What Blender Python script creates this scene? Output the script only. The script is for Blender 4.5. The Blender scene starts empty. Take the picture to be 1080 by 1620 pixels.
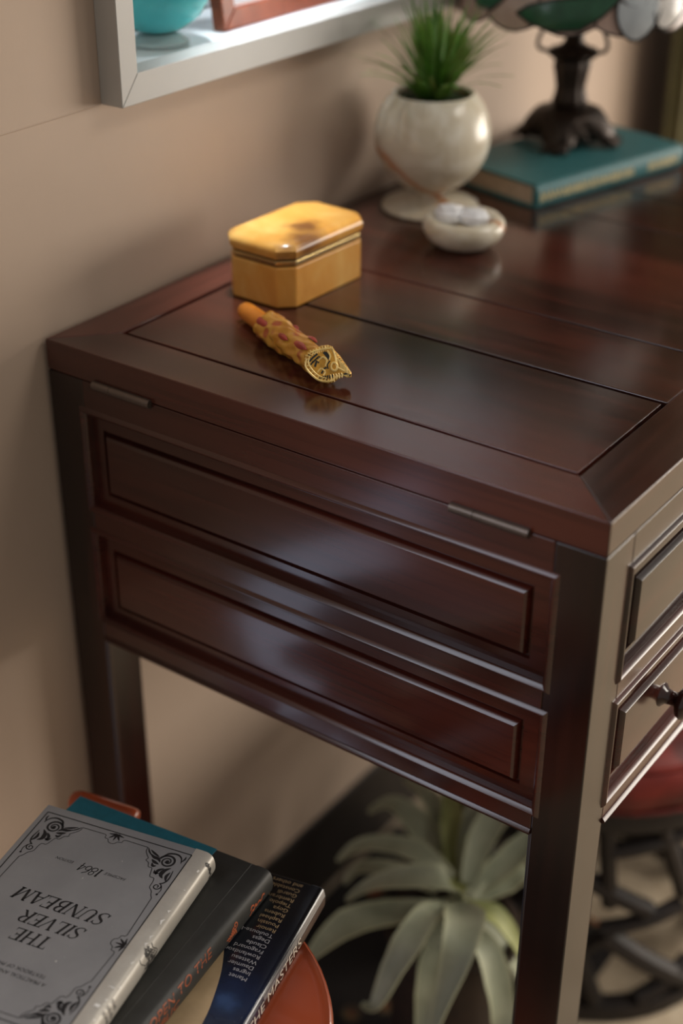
import bpy, bmesh, math, random
from mathutils import Vector, Matrix
random.seed(7)
PI = math.pi
DZ = 0.095            # the floor lies this far below the datum the desk was measured from
SC = bpy.context.scene
COL = SC.collection

# ------------------------------------------------------------------ camera
cam_d = bpy.data.cameras.new('camera')
cam = bpy.data.objects.new('camera', cam_d)
COL.objects.link(cam)
YAW, PITCH, ROLL = math.radians(35.4288), math.radians(-29.9247), math.radians(0.1991)
fw = Vector((math.cos(PITCH)*math.cos(YAW), math.cos(PITCH)*math.sin(YAW), math.sin(PITCH)))
r0 = fw.cross(Vector((0, 0, 1))).normalized()
u0 = r0.cross(fw)
r1 = r0*math.cos(ROLL) + u0*math.sin(ROLL)
u1 = -r0*math.sin(ROLL) + u0*math.cos(ROLL)
m3 = Matrix((r1, u1, -fw)).transposed()
cam.matrix_world = Matrix.Translation((-0.7528, -0.3271, 1.2699 + DZ)) @ m3.to_4x4()
cam_d.sensor_fit = 'AUTO'
cam_d.sensor_width = 36.0
cam_d.lens = 2337.74/1620*36.0
cam_d.clip_start = 0.02
cam_d.dof.use_dof = True
cam_d.dof.focus_distance = 1.085
cam_d.dof.aperture_fstop = 2.4
SC.camera = cam

# ------------------------------------------------------------------ world, lights, exposure
SC.view_settings.view_transform = 'Standard'
SC.view_settings.look = 'None'
SC.view_settings.gamma = 1.0
SC.view_settings.exposure = 0.13
w = bpy.data.worlds.new('world'); SC.world = w
w.use_nodes = True
bg = w.node_tree.nodes['Background']
bg.inputs['Color'].default_value = (1.0, 0.93, 0.86, 1)
bg.inputs['Strength'].default_value = 0.29

def area(name, loc, target, sx, sy, energy, color):
    d = bpy.data.lights.new(name, 'AREA'); d.shape = 'RECTANGLE'
    d.size, d.size_y, d.energy, d.color = sx, sy, energy, color
    o = bpy.data.objects.new(name, d); COL.objects.link(o)
    loc = Vector(loc) + Vector((0, 0, DZ)); t = Vector(target) + Vector((0, 0, DZ))
    o.location = loc
    o.rotation_euler = (t - loc).to_track_quat('-Z', 'Y').to_euler()
    return o
# daylight of the room's big window on the right, and an overhead fill added to brighten the open floor in front of the desk
area('daylight_window', (4.5, -2.5, 0.80), (0.3, 0.3, 0.50), 3.1, 1.75, 192, (1.0, 0.91, 0.80))
floor_fill = area('overhead_floor_fill', (1.30, -1.5, 2.45), (1.20, -1.0, 0.0), 1.2, 1.2, 26, (1.0, 0.92, 0.82))
floor_fill.data.spread = math.radians(95)     # narrow spread keeps the added light on the floor
# added low light and a window in the back wall, just left of the picture
area('low_blue_fill', (-0.41, 0.50, 0.19), (-0.41, -1.0, 0.19), 0.36, 0.50, 0.66, (0.62, 0.72, 1.0))  # added for the blue sheen on the desk's end panels
area('daylight_left_window', (-0.72, 0.50, 1.42), (-0.72, -1.0, 1.42), 0.50, 1.00, 5.5, (0.80, 0.86, 1.0))
# sky seen through the small window over the desk
area('daylight_small_window', (0.56, 0.72, 1.46), (0.56, -1.0, 1.40), 0.86, 0.90, 5.0, (0.93, 0.95, 1.0))
reveal = area('sill_fill_strip', (0.50, 0.567, 1.86), (0.48, 0.600, 1.0), 0.75, 0.07, 0.90, (0.82, 0.92, 1.0))  # strip lamp added above the opening to brighten the sill
reveal.data.spread = math.radians(13)

# ------------------------------------------------------------------ material helpers
class NT:
    def __init__(self, name):
        self.m = bpy.data.materials.new(name); self.m.use_nodes = True
        self.t = self.m.node_tree; self.b = self.t.nodes['Principled BSDF']
    def n(self, kind, **kw):
        x = self.t.nodes.new(kind)
        for k, v in kw.items(): setattr(x, k, v)
        return x
    def l(self, a, b): self.t.links.new(a, b)
    def s(self, **kw):
        for k, v in kw.items():
            k = k.replace('_', ' ')
            self.b.inputs[k].default_value = (*v, 1) if isinstance(v, tuple) and self.b.inputs[k].type == 'RGBA' else v
        return self
    def coords(self, scale=(1, 1, 1), loc=(0, 0, 0)):
        tc = self.n('ShaderNodeTexCoord'); mp = self.n('ShaderNodeMapping')
        mp.inputs['Scale'].default_value = scale; mp.inputs['Location'].default_value = loc
        self.l(tc.outputs['Object'], mp.inputs['Vector']); return mp.outputs['Vector']
    def noise(self, vec, scale=5, detail=4, rough=0.55, dist=0.0):
        x = self.n('ShaderNodeTexNoise'); x.inputs['Scale'].default_value = scale
        x.inputs['Detail'].default_value = detail; x.inputs['Roughness'].default_value = rough
        x.inputs['Distortion'].default_value = dist
        if vec is not None: self.l(vec, x.inputs['Vector'])
        return x.outputs['Fac']
    def ramp(self, fac, stops):
        x = self.n('ShaderNodeValToRGB'); cr = x.color_ramp
        while len(cr.elements) > 1: cr.elements.remove(cr.elements[-1])
        for i, (p, c) in enumerate(stops):
            e = cr.elements[0] if i == 0 else cr.elements.new(p)
            e.position = p; e.color = (*c, 1) if len(c) == 3 else c
        self.l(fac, x.inputs['Fac']); return x.outputs['Color']
    def mix(self, fac, a, b):
        x = self.n('ShaderNodeMix', data_type='RGBA')
        for sock, v in ((x.inputs[0], fac), (x.inputs[6], a), (x.inputs[7], b)):
            if hasattr(v, 'links'): self.l(v, sock)
            else: sock.default_value = (*v, 1) if isinstance(v, tuple) else v
        return x.outputs[2]
    def math(self, op, a, b=0.0):
        x = self.n('ShaderNodeMath', operation=op)
        for sock, v in ((x.inputs[0], a), (x.inputs[1], b)):
            if hasattr(v, 'links'): self.l(v, sock)
            else: sock.default_value = v
        return x.outputs[0]
    def bump(self, h, strength=0.2, dist=0.001):
        x = self.n('ShaderNodeBump'); x.inputs['Strength'].default_value = strength
        x.inputs['Distance'].default_value = dist
        self.l(h, x.inputs['Height']); self.l(x.outputs['Normal'], self.b.inputs['Normal'])
    def col(self, c): self.l(c, self.b.inputs['Base Color']); return self
    def rgh(self, c): self.l(c, self.b.inputs['Roughness']); return self

def plain(name, c, rough=0.5, metal=0.0, var=0.12, scale=30, **kw):
    t = NT(name)
    f = t.noise(t.coords(), scale, 4)
    t.col(t.ramp(f, [(0.3, tuple(x*(1-var) for x in c)), (0.7, tuple(min(1, x*(1+var)) for x in c))]))
    t.s(Roughness=rough, Metallic=metal, **kw)
    return t.m

def wood(name, axis, dark, mid, red, rough=0.21):
    t = NT(name)
    sc = [34.0, 34.0, 34.0]; sc[axis] = 2.2
    v = t.coords(tuple(sc))
    f = t.noise(v, 1.0, 8, 0.62, 0.6)
    sc2 = [160.0]*3; sc2[axis] = 5.0
    g = t.noise(t.coords(tuple(sc2)), 1.0, 4, 0.6)
    sc3 = [5.0]*3; sc3[axis] = 1.2
    h = t.noise(t.coords(tuple(sc3), (3.1, 1.7, 0.4)), 1.0, 3, 0.5)
    base = t.ramp(f, [(0.30, dark), (0.55, mid), (0.75, red)])
    base = t.mix(t.ramp(h, [(0.42, (0, 0, 0)), (0.64, (1, 1, 1))]), base, red)
    fine = t.ramp(g, [(0.35, (0.55, 0.5, 0.5)), (0.55, (1, 1, 1))])
    mm = t.n('ShaderNodeMix', data_type='RGBA', blend_type='MULTIPLY'); mm.inputs[0].default_value = 0.7
    t.l(base, mm.inputs[6]); t.l(fine, mm.inputs[7])
    t.col(mm.outputs[2])
    t.rgh(t.ramp(t.noise(t.coords((9, 9, 9)), 1, 5), [(0.3, (rough-0.03,)*3), (0.7, (rough+0.05,)*3)]))
    t.bump(g, 0.06, 0.0004)
    t.s(Coat_Weight=0.35, Coat_Roughness=0.14)
    return t.m

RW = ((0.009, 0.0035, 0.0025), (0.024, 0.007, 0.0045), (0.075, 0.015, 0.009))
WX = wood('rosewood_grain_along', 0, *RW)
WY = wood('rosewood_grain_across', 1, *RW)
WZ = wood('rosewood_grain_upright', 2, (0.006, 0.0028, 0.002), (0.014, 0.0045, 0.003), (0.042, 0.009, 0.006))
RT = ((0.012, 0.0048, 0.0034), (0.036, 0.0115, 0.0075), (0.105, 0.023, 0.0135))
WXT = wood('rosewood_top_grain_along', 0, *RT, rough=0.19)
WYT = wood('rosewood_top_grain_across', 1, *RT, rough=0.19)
M = {}
# wall paint: tan plaster with soft mottling
t = NT('tan_wall_paint')
f = t.noise(t.coords((1, 1, 1)), 4.0, 5, 0.6)
t.col(t.ramp(f, [(0.3, (0.455, 0.345, 0.262)), (0.7, (0.505, 0.388, 0.300))]))
t.bump(t.noise(t.coords(), 160, 3), 0.12, 0.0006)
t.s(Roughness=0.72)
M['wall'] = t.m
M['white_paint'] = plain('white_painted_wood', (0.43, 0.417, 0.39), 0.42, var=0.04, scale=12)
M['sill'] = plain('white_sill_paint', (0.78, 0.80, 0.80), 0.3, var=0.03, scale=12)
M['dark_trim'] = plain('dark_stained_trim', (0.012, 0.008, 0.006), 0.45)
M['black_line'] = plain('shadow_gap_stain', (0.004, 0.003, 0.003), 0.6)
M['hinge'] = plain('aged_bronze_hinge', (0.16, 0.13, 0.11), 0.42, 0.85)
# floor: beige carpet
t = NT('beige_carpet')
f = t.noise(t.coords(), 14, 6, 0.7)
t.col(t.ramp(f, [(0.3, (0.32, 0.25, 0.17)), (0.5, (0.46, 0.37, 0.26)), (0.72, (0.56, 0.47, 0.35))]))
t.bump(t.noise(t.coords(), 420, 3), 0.6, 0.003); t.s(Roughness=0.95)
M['carpet'] = t.m
# rug: dark wool with rust and olive motifs
t = NT('dark_patterned_rug')
v = t.coords((1, 1, 1))
vo = t.n('ShaderNodeTexVoronoi'); vo.inputs['Scale'].default_value = 22; t.l(v, vo.inputs['Vector'])
f = t.noise(v, 18, 3, 0.5, 0.8)
c1 = t.ramp(vo.outputs['Distance'], [(0.12, (0.34, 0.07, 0.018)), (0.26, (0.14, 0.10, 0.045)), (0.36, (0.012, 0.009, 0.008))])
t.col(t.mix(t.ramp(f, [(0.42, (0, 0, 0)), (0.52, (1, 1, 1))]), (0.014, 0.010, 0.009), c1))
t.bump(t.noise(v, 500, 2), 0.5, 0.002); t.s(Roughness=0.95)
M['rug'] = t.m
# olive curtain
M['curtain'] = plain('olive_curtain_cloth', (0.10, 0.085, 0.032), 0.85, var=0.15, scale=60)
# onyx goblet: creamy banded stone with an orange vein
def onyx(name, vein):
    t = NT(name)
    v = t.coords()
    f = t.noise(v, 26, 5, 0.55, 1.2)
    base = t.ramp(f, [(0.28, (0.50, 0.42, 0.29)), (0.5, (0.63, 0.57, 0.45)), (0.72, (0.74, 0.70, 0.60))])
    d = t.n('ShaderNodeVectorMath', operation='DOT_PRODUCT'); t.l(v, d.inputs[0])
    d.inputs[1].default_value = vein[:3]
    wob = t.math('MULTIPLY', t.math('SUBTRACT', t.noise(v, 45, 3), 0.5), 0.012)
    q = t.math('ABSOLUTE', t.math('ADD', t.math('SUBTRACT', d.outputs['Value'], vein[3]), wob))
    k = t.ramp(q, [(0.001, (0.95, 0.95, 0.95)), (0.0055, (0, 0, 0))])
    t.col(t.mix(k, base, (0.46, 0.17, 0.045)))
    t.s(Roughness=0.22, Subsurface_Weight=0.12, Subsurface_Radius=(0.02, 0.015, 0.008), Subsurface_Scale=0.5)
    return t.m
M['onyx'] = onyx('cream_onyx', (0.475, -0.665, 1.0, 0.020))
M['onyx_dish'] = onyx('cream_onyx_dish', (1.0, -0.3, 0.9, 0.040))
# amber alabaster of the trinket box
t = NT('amber_alabaster')
v = t.coords()
f = t.noise(v, 22, 5, 0.55, 0.7)
t.col(t.ramp(f, [(0.25, (0.50, 0.205, 0.030)), (0.5, (0.62, 0.295, 0.060)), (0.75, (0.70, 0.40, 0.115))]))
t.s(Roughness=0.26, Subsurface_Weight=0.15, Subsurface_Radius=(0.02, 0.01, 0.004), Subsurface_Scale=0.5)
M['amber'] = t.m
# lid of the box: the same stone with its brown inclusion
t = NT('amber_alabaster_stained')
v = t.coords()
f = t.noise(v, 22, 5, 0.55, 0.7)
base = t.ramp(f, [(0.25, (0.54, 0.225, 0.032)), (0.5, (0.62, 0.30, 0.062)), (0.75, (0.70, 0.40, 0.115))])
wn = t.n('ShaderNodeTexNoise'); wn.inputs['Scale'].default_value = 60; wn.inputs['Detail'].default_value = 4
t.l(v, wn.inputs['Vector'])
ad = t.n('ShaderNodeVectorMath', operation='MULTIPLY_ADD'); t.l(wn.outputs['Color'], ad.inputs[0])
ad.inputs[1].default_value = (0.022, 0.022, 0.022); t.l(v, ad.inputs[2])
for cx_, cy_, r_ in ((0.041, 0.009, 0.017), (0.062, 0.034, 0.012), (0.012, 0.015, 0.007)):
    ds = t.n('ShaderNodeVectorMath', operation='DISTANCE'); t.l(ad.outputs[0], ds.inputs[0])
    ds.inputs[1].default_value = (cx_, cy_, 0.066)
    k = t.ramp(ds.outputs['Value'], [(r_*0.55, (1, 1, 1)), (r_*1.6, (0, 0, 0))])
    base = t.mix(t.math('MULTIPLY', k, 0.85), base, (0.105, 0.030, 0.012))
t.col(base)
t.s(Roughness=0.24)
M['amber_lid'] = t.m
M['brass'] = plain('polished_brass', (0.75, 0.56, 0.26), 0.22, 1.0)
M['dark_gold'] = plain('gold_band_groove', (0.10, 0.055, 0.02), 0.4, 0.5)
M['bronze'] = plain('dark_bronze', (0.030, 0.019, 0.013), 0.42, 0.55, 0.35, 60)
M['lead'] = plain('lead_came', (0.03, 0.025, 0.022), 0.45, 0.6)
def glass(name, c, c2, tr=0.25):
    t = NT(name)
    f = t.noise(t.coords(), 28, 4, 0.6, 1.5)
    t.col(t.ramp(f, [(0.3, c), (0.7, c2)]))
    t.s(Roughness=0.18, Transmission_Weight=tr)
    return t.m
M['glass_pink'] = glass('pale_pink_glass', (0.42, 0.29, 0.23), (0.52, 0.38, 0.31))
M['glass_green'] = glass('deep_green_glass', (0.010, 0.055, 0.026), (0.020, 0.105, 0.048), 0.1)
M['glass_white'] = glass('milky_white_glass', (0.55, 0.53, 0.50), (0.72, 0.70, 0.67), 0.1)
M['glass_grey'] = glass('blue_grey_glass', (0.36, 0.40, 0.42), (0.46, 0.50, 0.52), 0.1)
M['teal_cloth'] = plain('teal_book_cloth', (0.030, 0.135, 0.145), 0.5, var=0.18, scale=220)
M['gold_foil'] = plain('gold_foil', (0.55, 0.46, 0.24), 0.4, 0.35)
M['paper'] = plain('aged_paper', (0.46, 0.34, 0.24), 0.85, var=0.1, scale=200)
M['grass'] = plain('grass_blade', (0.070, 0.20, 0.018), 0.5, var=0.45, scale=55, Subsurface_Weight=0.05)
M['soil'] = plain('dark_green_moss', (0.015, 0.03, 0.006), 0.9)
# airplant leaf: grey green with paler edge
t = NT('silvery_leaf')
v = t.coords()
f = t.noise(v, 30, 4)
c = t.ramp(f, [(0.3, (0.22, 0.24, 0.16)), (0.7, (0.34, 0.35, 0.245))])
uvn = t.n('ShaderNodeUVMap'); sx = t.n('ShaderNodeSeparateXYZ'); t.l(uvn.outputs[0], sx.inputs[0])
ed = t.math('ABSOLUTE', t.math('SUBTRACT', sx.outputs[0], 0.5))
t.col(t.mix(t.ramp(ed, [(0.36, (0, 0, 0)), (0.5, (0.7, 0.7, 0.7))]), c, (0.46, 0.46, 0.29)))
t.s(Roughness=0.62)
M['leaf'] = t.m
t = NT('yellow_green_leaf')
f = t.noise(t.coords(), 30, 4)
t.col(t.ramp(f, [(0.3, (0.20, 0.22, 0.07)), (0.7, (0.30, 0.31, 0.12))])); t.s(Roughness=0.6)
M['leaf_young'] = t.m
M['basket'] = plain('dark_brown_planter', (0.03, 0.016, 0.009), 0.7, var=0.4, scale=50)
# red cushion
t = NT('red_cushion_cloth')
f = t.noise(t.coords(), 14, 4, 0.6, 0.8)
t.col(t.ramp(f, [(0.35, (0.06, 0.004, 0.002)), (0.65, (0.20, 0.012, 0.005))])); t.s(Roughness=0.6, Sheen_Weight=0.0)
M['red_cushion'] = t.m
M['stool_wood'] = plain('dark_stool_wood', (0.008, 0.004, 0.003), 0.6, var=0.4, scale=40)
M['orange'] = plain('glossy_terracotta_lacquer', (0.31, 0.058, 0.020), 0.26, var=0.06, scale=8, Coat_Weight=0.3)
M['red_book'] = plain('rust_red_book_cloth', (0.23, 0.045, 0.018), 0.45, var=0.15, scale=120)
# books of the stack
t = NT('silver_cover')
f = t.noise(t.coords(), 18, 6, 0.6)
c = t.ramp(f, [(0.3, (0.265, 0.270, 0.280)), (0.7, (0.33, 0.335, 0.345))])
sp = t.noise(t.coords((1, 1, 1), (5, 2, 1)), 260, 2, 0.5)
t.col(t.mix(t.ramp(sp, [(0.765, (0, 0, 0)), (0.785, (0.8, 0.8, 0.8))]), c, (0.8, 0.78, 0.75)))
t.s(Roughness=0.38, Metallic=0.25)
M['silver'] = t.m
t = NT('silver_spine')
f = t.noise(t.coords(), 40, 6, 0.65)
t.col(t.ramp(f, [(0.3, (0.46, 0.43, 0.38)), (0.7, (0.56, 0.53, 0.47))])); t.s(Roughness=0.36, Metallic=0.2)
M['silver_spine'] = t.m
M['scuff'] = plain('bare_paper_scuff', (0.80, 0.78, 0.74), 0.7)
M['ink'] = plain('black_ink', (0.010, 0.010, 0.012), 0.5)
M['faint_ink'] = plain('worn_ink', (0.10, 0.09, 0.08), 0.6)
t = NT('charcoal_book_cloth')
f = t.noise(t.coords(), 35, 6, 0.7)
t.col(t.ramp(f, [(0.3, (0.020, 0.020, 0.018)), (0.7, (0.036, 0.036, 0.033))])); t.s(Roughness=0.5)
M['charcoal'] = t.m
M['teal_cover'] = plain('teal_cover_cloth', (0.012, 0.13, 0.18), 0.5, var=0.12, scale=120)
M['orange_ink'] = plain('orange_foil', (0.42, 0.10, 0.035), 0.5)
# art book jacket: black turning blue, a printed gradient of the jacket itself
t = NT('blue_black_jacket')
v = t.coords()
ds = t.n('ShaderNodeVectorMath', operation='DISTANCE'); t.l(v, ds.inputs[0])
ds.inputs[1].default_value = (0.016, 0.128, 0.022)
f = t.noise(v, 60, 4, 0.6)
k = t.math('ADD', ds.outputs['Value'], t.math('MULTIPLY', t.math('SUBTRACT', f, 0.5), 0.02))
t.col(t.ramp(k, [(0.002, (0.030, 0.065, 0.16)), (0.010, (0.010, 0.021, 0.060)), (0.035, (0.006, 0.008, 0.018)), (0.09, (0.006, 0.007, 0.008))]))
t.s(Roughness=0.22, Coat_Weight=0.4, Coat_Roughness=0.12)
M['jacket'] = t.m
t = NT('jacket_spine_highlight')
f = t.noise(t.coords((1, 1, 60)), 4, 3)
t.col(t.ramp(f, [(0.35, (0.10, 0.10, 0.11)), (0.6, (0.42, 0.42, 0.43))])); t.s(Roughness=0.25, Metallic=0.4)  # pale streaks put the gloss highlight of the spine into its colour
M['jacket_spine'] = t.m
M['jacket_dark'] = plain('dark_maroon_print', (0.05, 0.018, 0.013), 0.3)
M['beige_print'] = plain('beige_printed_skin', (0.42, 0.30, 0.17), 0.35, var=0.12, scale=60)
M['white_print'] = plain('cream_print', (0.72, 0.64, 0.54), 0.5)
M['list_print'] = plain('pale_print', (0.36, 0.35, 0.36), 0.5)
M['gold_print'] = plain('gold_print', (0.36, 0.25, 0.13), 0.5)
# turquoise glass vase
t = NT('turquoise_glass')
f = t.noise(t.coords(), 20, 3)
t.col(t.ramp(f, [(0.3, (0.08, 0.56, 0.60)), (0.7, (0.15, 0.66, 0.69))]))
t.s(Roughness=0.08, Transmission_Weight=0.25, IOR=1.3)
M['turquoise'] = t.m
t = NT('clear_glass'); t.s(Base_Color=(0.70, 0.84, 0.84), Roughness=0.12, Transmission_Weight=0.45, IOR=1.4); M['clear'] = t.m
M['mahogany'] = plain('red_brown_frame_wood', (0.23, 0.052, 0.022), 0.35, var=0.2, scale=40)
M['mat_board'] = plain('white_mat_board', (0.70, 0.72, 0.74), 0.7, var=0.03)
t = NT('white_blind_slat'); t.s(Base_Color=(0.75, 0.77, 0.78), Roughness=0.5)
tl = t.n('ShaderNodeBsdfTranslucent'); tl.inputs['Color'].default_value = (0.8, 0.84, 0.86, 1)
mx = t.n('ShaderNodeMixShader'); mx.inputs[0].default_value = 0.45
t.l(t.b.outputs[0], mx.inputs[1]); t.l(tl.outputs[0], mx.inputs[2]); t.l(mx.outputs[0], t.t.nodes['Material Output'].inputs['Surface'])
M['blind'] = t.m
t = NT('window_glass'); t.s(Base_Color=(0.95, 0.98, 1.0), Roughness=0.0, Transmission_Weight=1.0, IOR=1.02); M['pane'] = t.m
M['quartz'] = plain('white_quartz', (0.80, 0.80, 0.82), 0.12, var=0.05, scale=80)
# carved stick
M['stick'] = plain('orange_lacquered_wood', (0.60, 0.19, 0.018), 0.35, var=0.15, scale=60)
t = NT('carved_amber_resin')
v = t.coords()
f = t.noise(v, 70, 4)
base = t.ramp(f, [(0.3, (0.46, 0.175, 0.014)), (0.7, (0.66, 0.34, 0.055))])
vo = t.n('ShaderNodeTexVoronoi'); vo.inputs['Scale'].default_value = 62; t.l(v, vo.inputs['Vector'])
k = t.ramp(vo.outputs['Distance'], [(0.20, (0.8, 0.8, 0.8)), (0.32, (0, 0, 0))])
t.col(t.mix(k, base, (0.36, 0.04, 0.02)))
wv = t.n('ShaderNodeTexWave'); wv.inputs['Scale'].default_value = 55; wv.inputs['Distortion'].default_value = 5
t.l(v, wv.inputs['Vector'])
t.bump(wv.outputs['Fac'], 0.35, 0.002)
t.s(Roughness=0.35)
M['carved'] = t.m
M['carved_red'] = plain('faded_red_paint', (0.34, 0.045, 0.028), 0.45, var=0.25, scale=150)
M['carved_gold'] = plain('carved_gold_face', (0.60, 0.30, 0.035), 0.3, 0.25, 0.3, 150)
M['carved_pale'] = plain('carved_pale_ridge', (0.86, 0.60, 0.20), 0.3, 0.15, 0.2, 150)
M['carved_dark'] = plain('dark_carved_groove', (0.012, 0.014, 0.010), 0.45)

# ------------------------------------------------------------------ mesh helpers
def V(*a): return Vector(a)

def box(bm, lo, hi):
    x0, y0, z0 = lo; x1, y1, z1 = hi
    vs = [bm.verts.new(p) for p in ((x0,y0,z0),(x1,y0,z0),(x1,y1,z0),(x0,y1,z0),(x0,y0,z1),(x1,y0,z1),(x1,y1,z1),(x0,y1,z1))]
    for f in ((0,3,2,1),(4,5,6,7),(0,1,5,4),(1,2,6,5),(2,3,7,6),(3,0,4,7)):
        bm.faces.new([vs[i] for i in f])

def prism(bm, poly, z0, z1, mp=None):
    mp = mp or (lambda x, y, z: (x, y, z))
    a = [bm.verts.new(mp(x, y, z0)) for x, y in poly]
    b = [bm.verts.new(mp(x, y, z1)) for x, y in poly]
    n = len(poly)
    bm.faces.new(a[::-1]); bm.faces.new(b)
    for i in range(n):
        j = (i+1) % n
        bm.faces.new((a[i], a[j], b[j], b[i]))

def flat(bm, poly, mp):
    bm.faces.new([bm.verts.new(mp(x, y)) for x, y in poly])

def rings(bm, rows, close=True, cap0=True, cap1=True):
    vr = [[bm.verts.new(p) for p in row] for row in rows]
    n = len(vr[0])
    for i in range(len(vr)-1):
        for j in range(n if close else n-1):
            k = (j+1) % n
            bm.faces.new((vr[i][j], vr[i][k], vr[i+1][k], vr[i+1][j]))
    if cap0: bm.faces.new(vr[0][::-1])
    if cap1: bm.faces.new(vr[-1])

def lathe(bm, prof, c=(0, 0, 0), n=40, cap0=True, cap1=True, axis='z', fn=None):
    rows = []
    for r, z in prof:
        row = []
        for k in range(n):
            a = 2*PI*k/n
            rr = fn(a, r, z) if fn else r
            p = (rr*math.cos(a), rr*math.sin(a), z)
            if axis == '-y': p = (p[0], -p[2], p[1])
            row.append((c[0]+p[0], c[1]+p[1], c[2]+p[2]))
        rows.append(row)
    rings(bm, rows, True, cap0, cap1)

def tube(bm, pts, rad, n=8, flatten=None):
    pts = [Vector(p) for p in pts]
    rr = rad if isinstance(rad, (list, tuple)) else [rad]*len(pts)
    rows = []; up = None
    for i, p in enumerate(pts):
        d = (pts[min(i+1, len(pts)-1)] - pts[max(i-1, 0)]).normalized()
        if up is None:
            up = Vector((0, 0, 1)) if abs(d.z) < 0.9 else Vector((1, 0, 0))
        s = d.cross(up).normalized(); up = s.cross(d).normalized()
        rows.append([p + (s*math.cos(2*PI*k/n) + up*math.sin(2*PI*k/n)*(flatten or 1))*rr[i] for k in range(n)])
    rings(bm, rows)

def catmull(pts, m=6):
    P = [Vector(p) for p in pts]; out = []
    for i in range(len(P)-1):
        p0, p1, p2, p3 = P[max(i-1, 0)], P[i], P[i+1], P[min(i+2, len(P)-1)]
        for k in range(m):
            t = k/m
            out.append(0.5*((2*p1) + (p2-p0)*t + (2*p0-5*p1+4*p2-p3)*t*t + (3*p1-p0-3*p2+p3)*t**3))
    out.append(P[-1]); return out

def stroke(bm, pts, wd, mp):
    """flat ribbon along a 2D polyline; wd is a width or one per point"""
    P = [Vector((p[0], p[1])) for p in pts]
    w_ = wd if isinstance(wd, (list, tuple)) else [wd]*len(P)
    L, R = [], []
    for i, p in enumerate(P):
        d = P[min(i+1, len(P)-1)] - P[max(i-1, 0)]
        if d.length < 1e-9: d = Vector((1, 0))
        d.normalize(); nrm = Vector((-d.y, d.x))*w_[i]*0.5
        L.append(bm.verts.new(mp(*(p+nrm)))); R.append(bm.verts.new(mp(*(p-nrm))))
    for i in range(len(P)-1):
        bm.faces.new((R[i], R[i+1], L[i+1], L[i]))

def resamp(w, n):
    out = []
    for i in range(n):
        x = i/(n-1)*(len(w)-1); k = min(int(x), len(w)-2); out.append(w[k]+(w[k+1]-w[k])*(x-k))
    return out

def link(name, bm, mat, parent=None, org=(0, 0, 0), bevel=0, seg=2, smooth=40, subs=0):
    o_ = Vector(org)
    if o_.length: bmesh.ops.translate(bm, verts=bm.verts, vec=-o_)
    bmesh.ops.recalc_face_normals(bm, faces=bm.faces)
    me = bpy.data.meshes.new(name); bm.to_mesh(me); bm.free()
    me.materials.append(mat)
    if smooth:
        for p in me.polygons: p.use_smooth = True
        me.set_sharp_from_angle(angle=math.radians(smooth))
    o = bpy.data.objects.new(name, me); COL.objects.link(o)
    if parent: o.parent = parent
    elif o_.length: o.location = o_ + Vector((0, 0, DZ))
    if bevel:
        b = o.modifiers.new('bevel', 'BEVEL'); b.width = bevel; b.segments = seg; b.limit_method = 'ANGLE'
        b.angle_limit = math.radians(35); b.harden_normals = True
    if subs:
        s = o.modifiers.new('subdivision', 'SUBSURF'); s.levels = s.render_levels = subs
    return o

def thing(name, label, cat, loc, rot=0, group=None):
    o = bpy.data.objects.new(name, None); COL.objects.link(o)
    o.empty_display_size = 0.02
    o.location = (loc[0], loc[1], loc[2]+DZ); o.rotation_euler = (0, 0, rot)
    o['label'] = label; o['category'] = cat
    if group: o['group'] = group
    return o
def tag(o, label, cat, group=None):
    o['label'] = label; o['category'] = cat
    if group: o['group'] = group
    return o
def struct(o): o['kind'] = 'structure'; return o
def one(fn, *a, **k):
    bm = bmesh.new(); fn(bm, *a, **k); return bm

def print_text(txt, size, mp, shear=0.0, align='LEFT', space=1.0, sx=1.0):
    """lettering laid through mp(x, y); returns a bmesh"""
    cu = bpy.data.curves.new('lettering', 'FONT'); cu.body = txt; cu.size = size
    cu.shear = shear; cu.align_x = align; cu.space_character = space; cu.resolution_u = 4
    ob = bpy.data.objects.new('lettering', cu); COL.objects.link(ob)
    dg = bpy.context.evaluated_depsgraph_get()
    me = bpy.data.meshes.new_from_object(ob.evaluated_get(dg))
    bm = bmesh.new(); bm.from_mesh(me)
    bpy.data.objects.remove(ob); bpy.data.curves.remove(cu); bpy.data.meshes.remove(me)
    for v in bm.verts: v.co = Vector(mp(v.co.x*sx, v.co.y))
    return bm

# ------------------------------------------------------------------ the room
WY0 = 0.505                       # plaster face of the wall behind the desk
wx0, wx1 = 0.1083, 1.02           # opening of the small window
wz0, wz1 = 0.986, 1.90
FZ = -DZ
bm = bmesh.new(); box(bm, (-3.0, -4.2, FZ-0.05), (5.2, WY0+0.12, FZ)); fl = struct(link('floor', bm, M['carpet'], None, (0, 0, FZ), smooth=0))
bm = bmesh.new()
for lo, hi in (((-0.23, WY0, FZ), (wx0-0.002, WY0+0.11, 2.45)), ((-3.0, WY0, FZ), (-0.98, WY0+0.11, 2.45)), ((-0.98, WY0, 1.93), (-0.23, WY0+0.11, 2.45)),
               ((-0.98, WY0, FZ), (-0.60, WY0+0.11, 0.91)), ((-0.60, WY0, 0.45), (-0.46, WY0+0.11, 0.91)), ((-0.46, WY0, 0.45), (-0.23, WY0+0.11, 1.93)), ((-0.60, WY0, FZ), (-0.23, WY0+0.11, -0.06)),
               ((wx1, WY0, FZ), (2.6, WY0+0.11, 2.45)),
               ((wx0-0.002, WY0, FZ), (wx1, WY0+0.11, wz0-0.012)), ((wx0-0.002, WY0, wz1), (wx1, WY0+0.11, 2.45))):
    box(bm, lo, hi)
struct(link('wall_back', bm, M['wall'], None, (0.5, WY0, FZ), smooth=0))
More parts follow.
